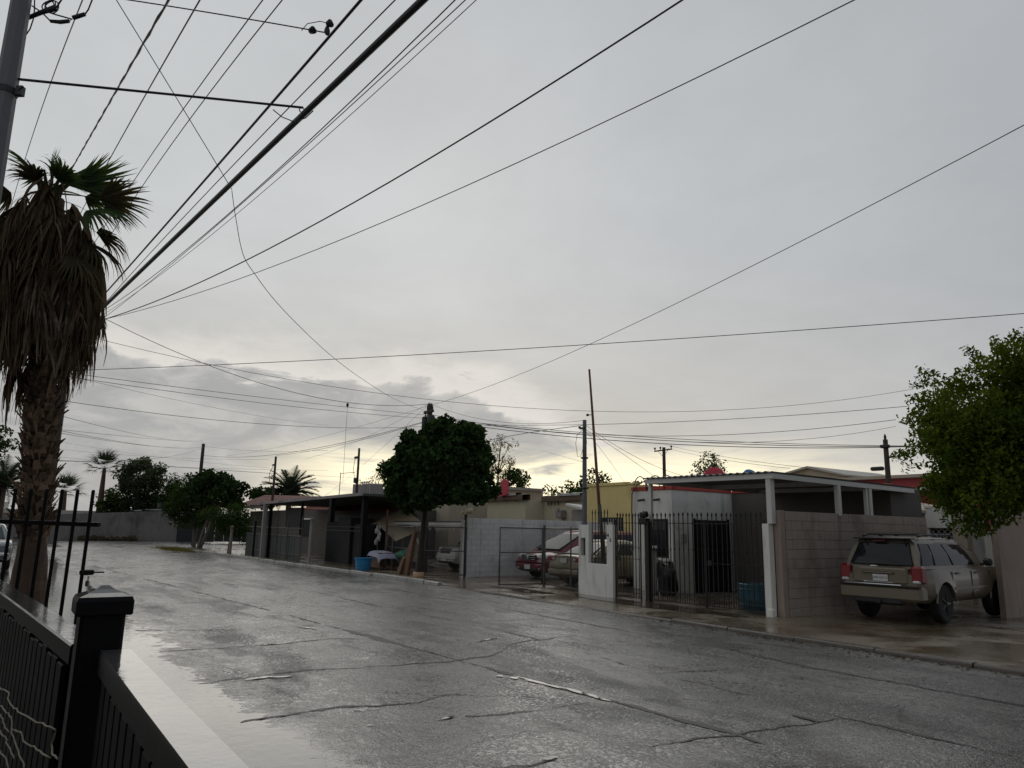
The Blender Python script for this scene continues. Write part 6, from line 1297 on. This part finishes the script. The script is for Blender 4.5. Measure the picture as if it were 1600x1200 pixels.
CB = [('thick black bundle of cables running overhead, thickest of all', 0.034, -21.0, 0.8, 6.17, -0.84, 2.68, 5.92, -0.027),
('second thickest cable overhead, just left of the thick bundle', 0.014, -21.0, 0.8, 6.4, -1.49, 2.3, 6.22, 0.052),
('thin cable overhead between the second cable and thick bundle', 0.006, -21.0, 0.8, 6.04, -1.15, 2.51, 5.94, -0.198),
('thin cable overhead first to the right of the thick bundle', 0.006, -21.0, 0.8, 6.51, -0.77, 3.04, 6.48, 0.596),
('thin cable overhead second to the right of the thick bundle', 0.005, -21.0, 0.8, 6.12, -0.71, 3.12, 6.33, 0.301),
('faint cable overhead third to the right of the thick bundle', 0.004, -21.0, 0.8, 6.37, -0.64, 3.22, 6.44, 0.503),
('bold single cable sweeping from behind the palm to the top middle', 0.01, -21.0, 0.8, 6.5, 0.26, 5.29, 6.95, 0.753),
('thin cable sweeping from behind the palm to the top right of middle', 0.006, -21.0, 0.8, 6.55, 1.22, 6.63, 6.76, 0.69),
('thin slanting wire crossing the parallel cables at upper left', 0.005, -9.78, 1.98, 6.16, -7.65, -0.2, 7.5, -0.011),
('thin wire falling from the thick bundle down to the transformer pole', 0.005, -9.78, 1.98, 5.44, -26.85, 14.0, 6.51, 0.71),
('straight thin wire nearest the concrete pole at top left', 0.006, -3.67, 0.23, 5.39, -20.0, -0.8, 8.67, -0.567),
('wavy twisted dark cable passing over the palm crown', 0.01, -3.09, 0.66, 5.1, -20.4, -0.1, 9.0, -0.026),
('thin wire ending behind the right green frond of the palm', 0.007, -2.57, 0.99, 5.61, -21.0, 0.4, 8.6, -0.148),
('left one of a close pair of thin wires right of the palm', 0.006, -2.07, 1.57, 5.84, -21.0, 0.8, 8.07, -0.302),
('right one of a close pair of thin wires right of the palm', 0.006, -1.94, 1.76, 5.84, -21.0, 0.8, 7.31, -0.542),
('black drop cable from the concrete pole level across to the thick bundle', 0.013, -7.77, -0.48, 5.77, -7.12, 2.07, 6.07, -0.0),
('thin drop wire with splice clamps near the top of the picture', 0.006, -7.77, -0.41, 6.78, -5.99, 1.9, 6.2, -0.017),
('thin wire rising from the transformer pole to the right edge', 0.006, -26.85, 14.0, 6.73, 2.89, 7.61, 6.64, 0.565),
('long thin wire almost level across the whole sky', 0.007, -21.0, 0.8, 5.39, -0.51, 18.23, 5.84, 0.189),
('faint level wire passing just over the transformer pole top', 0.006, -21.0, 0.8, 6.38, -12.24, 24.01, 6.5, 1.315),
('dark wire curving down from the palm to the transformer pole', 0.009, -21.0, 0.8, 7.14, -26.85, 14.0, 6.79, 0.907),
('upper of two parallel wires from palm trunk to transformer pole', 0.007, -20.96, 0.7, 5.34, -26.85, 14.0, 6.3, 0.057),
('lower of two parallel wires from palm trunk to transformer pole', 0.007, -20.99, 0.78, 5.25, -26.85, 14.0, 6.17, 0.127),
('faint wire slanting from palm trunk towards the thin pole', 0.005, -21.0, 0.8, 5.28, -44.0, 16.0, 7.87, 0.173),
('sagging wire level with the top of the big dark tree', 0.007, -20.99, 0.79, 4.64, -28.02, 16.64, 6.4, 0.444),
('upper wire from palm trunk to the far dark wooden pole', 0.007, -21.0, 0.8, 4.27, -64.6, 12.86, 8.5, 0.277),
('lower wire from palm trunk to the far dark wooden pole', 0.007, -21.0, 0.8, 3.91, -64.6, 12.86, 7.95, 0.253),
('far street wire passing over the date palm', 0.008, -80.0, -12.0, 8.32, -57.91, 25.55, 5.71, 0.422),
('far street wire ending by the far dark wooden pole', 0.008, -80.0, -12.0, 7.81, -60.0, 22.0, 6.32, 0.568),
('wire dipping before the lone fan palm to the far wooden pole', 0.008, -21.0, 0.8, 3.16, -64.6, 12.86, 7.89, 0.327),
('thin wire from the far wooden pole to the thin dark pole', 0.007, -64.6, 12.86, 8.01, -44.0, 16.0, 6.33, 0.219),
('dark sagging cable from the far wooden pole to the transformer pole', 0.011, -64.6, 12.86, 7.25, -26.85, 14.0, 6.11, 0.668),
('dark sagging cable from the pole by the date palm to the transformer', 0.009, -52.7, 15.4, 6.57, -26.85, 14.0, 6.08, 0.228),
('faint wire climbing to the transformer top from far left', 0.005, -57.05, 13.09, 6.68, -26.85, 14.0, 6.73, 0.261),
('faint wire climbing to the transformer top from the date palm', 0.005, -44.94, 14.98, 5.81, -26.85, 14.0, 6.85, 0.314),
('short faint wire from the transformer top down to the nearest thin pole', 0.005, -44.0, 16.0, 3.52, -26.85, 14.0, 6.84, 0.154),
('upper wire from the transformer pole to the slim grey pole', 0.006, -26.85, 14.0, 6.79, -17.1, 14.2, 5.04, 0.382),
('lowest of three black cables passing the slim grey pole', 0.013, -26.85, 14.0, 6.13, -12.53, 27.8, 5.01, 0.514),
('middle one of three black cables passing the slim grey pole', 0.012, -26.85, 14.0, 6.19, -12.53, 27.8, 4.97, 0.4),
('highest of three black cables passing the slim grey pole', 0.01, -26.85, 14.0, 6.22, -12.53, 27.8, 4.96, 0.321),
('upper long wire running from transformer pole behind the bright tree', 0.008, -26.85, 14.0, 5.96, -11.37, 21.91, 5.59, 0.257),
('wire parting from the three black cables towards the bright tree', 0.008, -26.85, 14.0, 6.35, -11.63, 21.67, 5.19, 0.685),
('faint wire rising above the carport roof to the bright tree', 0.006, -15.78, 17.04, 4.51, -12.72, 23.67, 5.29, 0.201),
('short cable from the big dark tree to the slim grey pole', 0.009, -25.97, 14.02, 4.72, -17.1, 14.2, 4.89, -0.106),
('upper drop wire from the slim grey pole to the white house', 0.006, -17.1, 14.2, 4.91, -16.2, 17.6, 3.48, 0.196),
('lower drop wire from the slim grey pole to the white house', 0.006, -17.1, 14.2, 4.77, -16.6, 17.2, 3.14, -0.054),
('drop wire from the slim grey pole to the yellow house', 0.005, -17.1, 14.2, 4.74, -23.3, 22.1, 3.11, -0.119),
('faint wire from behind the dark tree to the slim grey pole', 0.005, -30.0, 22.0, 5.71, -17.1, 14.2, 3.76, 0.001),
('upper distant wire from the crossarm pole above the carport', 0.01, -43.9, 45.0, 9.02, -20.3, 29.8, 4.76, 0.164),
('lower distant wire from the crossarm pole above the carport', 0.01, -43.9, 45.0, 8.75, -21.78, 30.75, 4.87, 0.164),
('faint upper wire dipping from palm trunk to the far wooden pole', 0.006, -21.0, 0.8, 3.93, -64.6, 12.86, 8.33, 0.055),
('faint lower wire dipping from palm trunk to the far wooden pole', 0.006, -21.0, 0.8, 3.85, -64.6, 12.86, 7.94, 0.213),
('faint far wire slanting down over the lone fan palm', 0.006, -78.0, -9.0, 11.12, -60.82, 17.27, 6.28, 0.862),
('far wire almost level above the lone fan palm', 0.007, -78.0, -9.0, 9.35, -60.85, 17.23, 6.96, 0.828),
('dark far wire passing just over the top of the lone fan palm', 0.009, -78.0, -9.0, 7.06, -60.52, 17.74, 5.8, -0.068)]
for lab, *a in CB: cable(lab, *a, twist=.006 if 'twisted' in lab else 0)
# ties and splices where drops meet the street cables
sp = empty('cable_splice', (-5.83, 1.85, 6.15), 0, 'small black splice clamps where a thin wire meets the second cable', 'cable splice')
for q_, d_ in (((-5.90, 1.74, 6.10), (.10, .07, .05)), ((-5.80, 1.86, 6.16), (.08, .07, .06)), ((-5.83, 1.85, 6.10), (.06, .05, .09))): MB().blob(q_, d_, 2, 8, 5, .4).build('clamp', BLKPL, sp, world=True)
MB().tube([(-5.96, 1.66, 6.10), (-5.93, 1.70, 6.17), (-5.86, 1.79, 6.19), (-5.80, 1.86, 6.16)], .004, 5).build('jumper', RUBBER, sp, smooth=True, world=True)
s2 = empty('cable_splice', (-7.2, 2.05, 6.02), 0, 'looped tie and ring where a drop cable meets the thick bundle', 'cable splice')
MB().tube([(-7.35, 1.82, 6.07), (-7.28, 1.90, 5.98), (-7.16, 2.0, 5.90), (-7.05, 2.08, 5.92), (-7.0, 2.14, 6.0)], .006, 6).build('tail', RUBBER, s2, smooth=True, world=True)
MB().tube([(-7.14+.025*math.cos(a)*RT.x, 2.06+.025*math.cos(a)*RT.y, 6.05+.025*math.sin(a)) for a in [i*.5712 for i in range(12)]], .006, 5).build('ring', GALV, s2, smooth=True, world=True)
iw = empty('hanging_wire', (-26.42, 10.26, 6.29), 0, 'broken wire hanging straight down from a cable left of the transformer pole', 'wire'); MB().blob((0, 0, -.02), (.10, .10, .16), 2, 8, 5, .3).build('knot', BLKPL, iw); MB().tube([(0, 0, 0), (.02, 0, -2.9)], .006, 4).build('strand', RUBBER, iw)
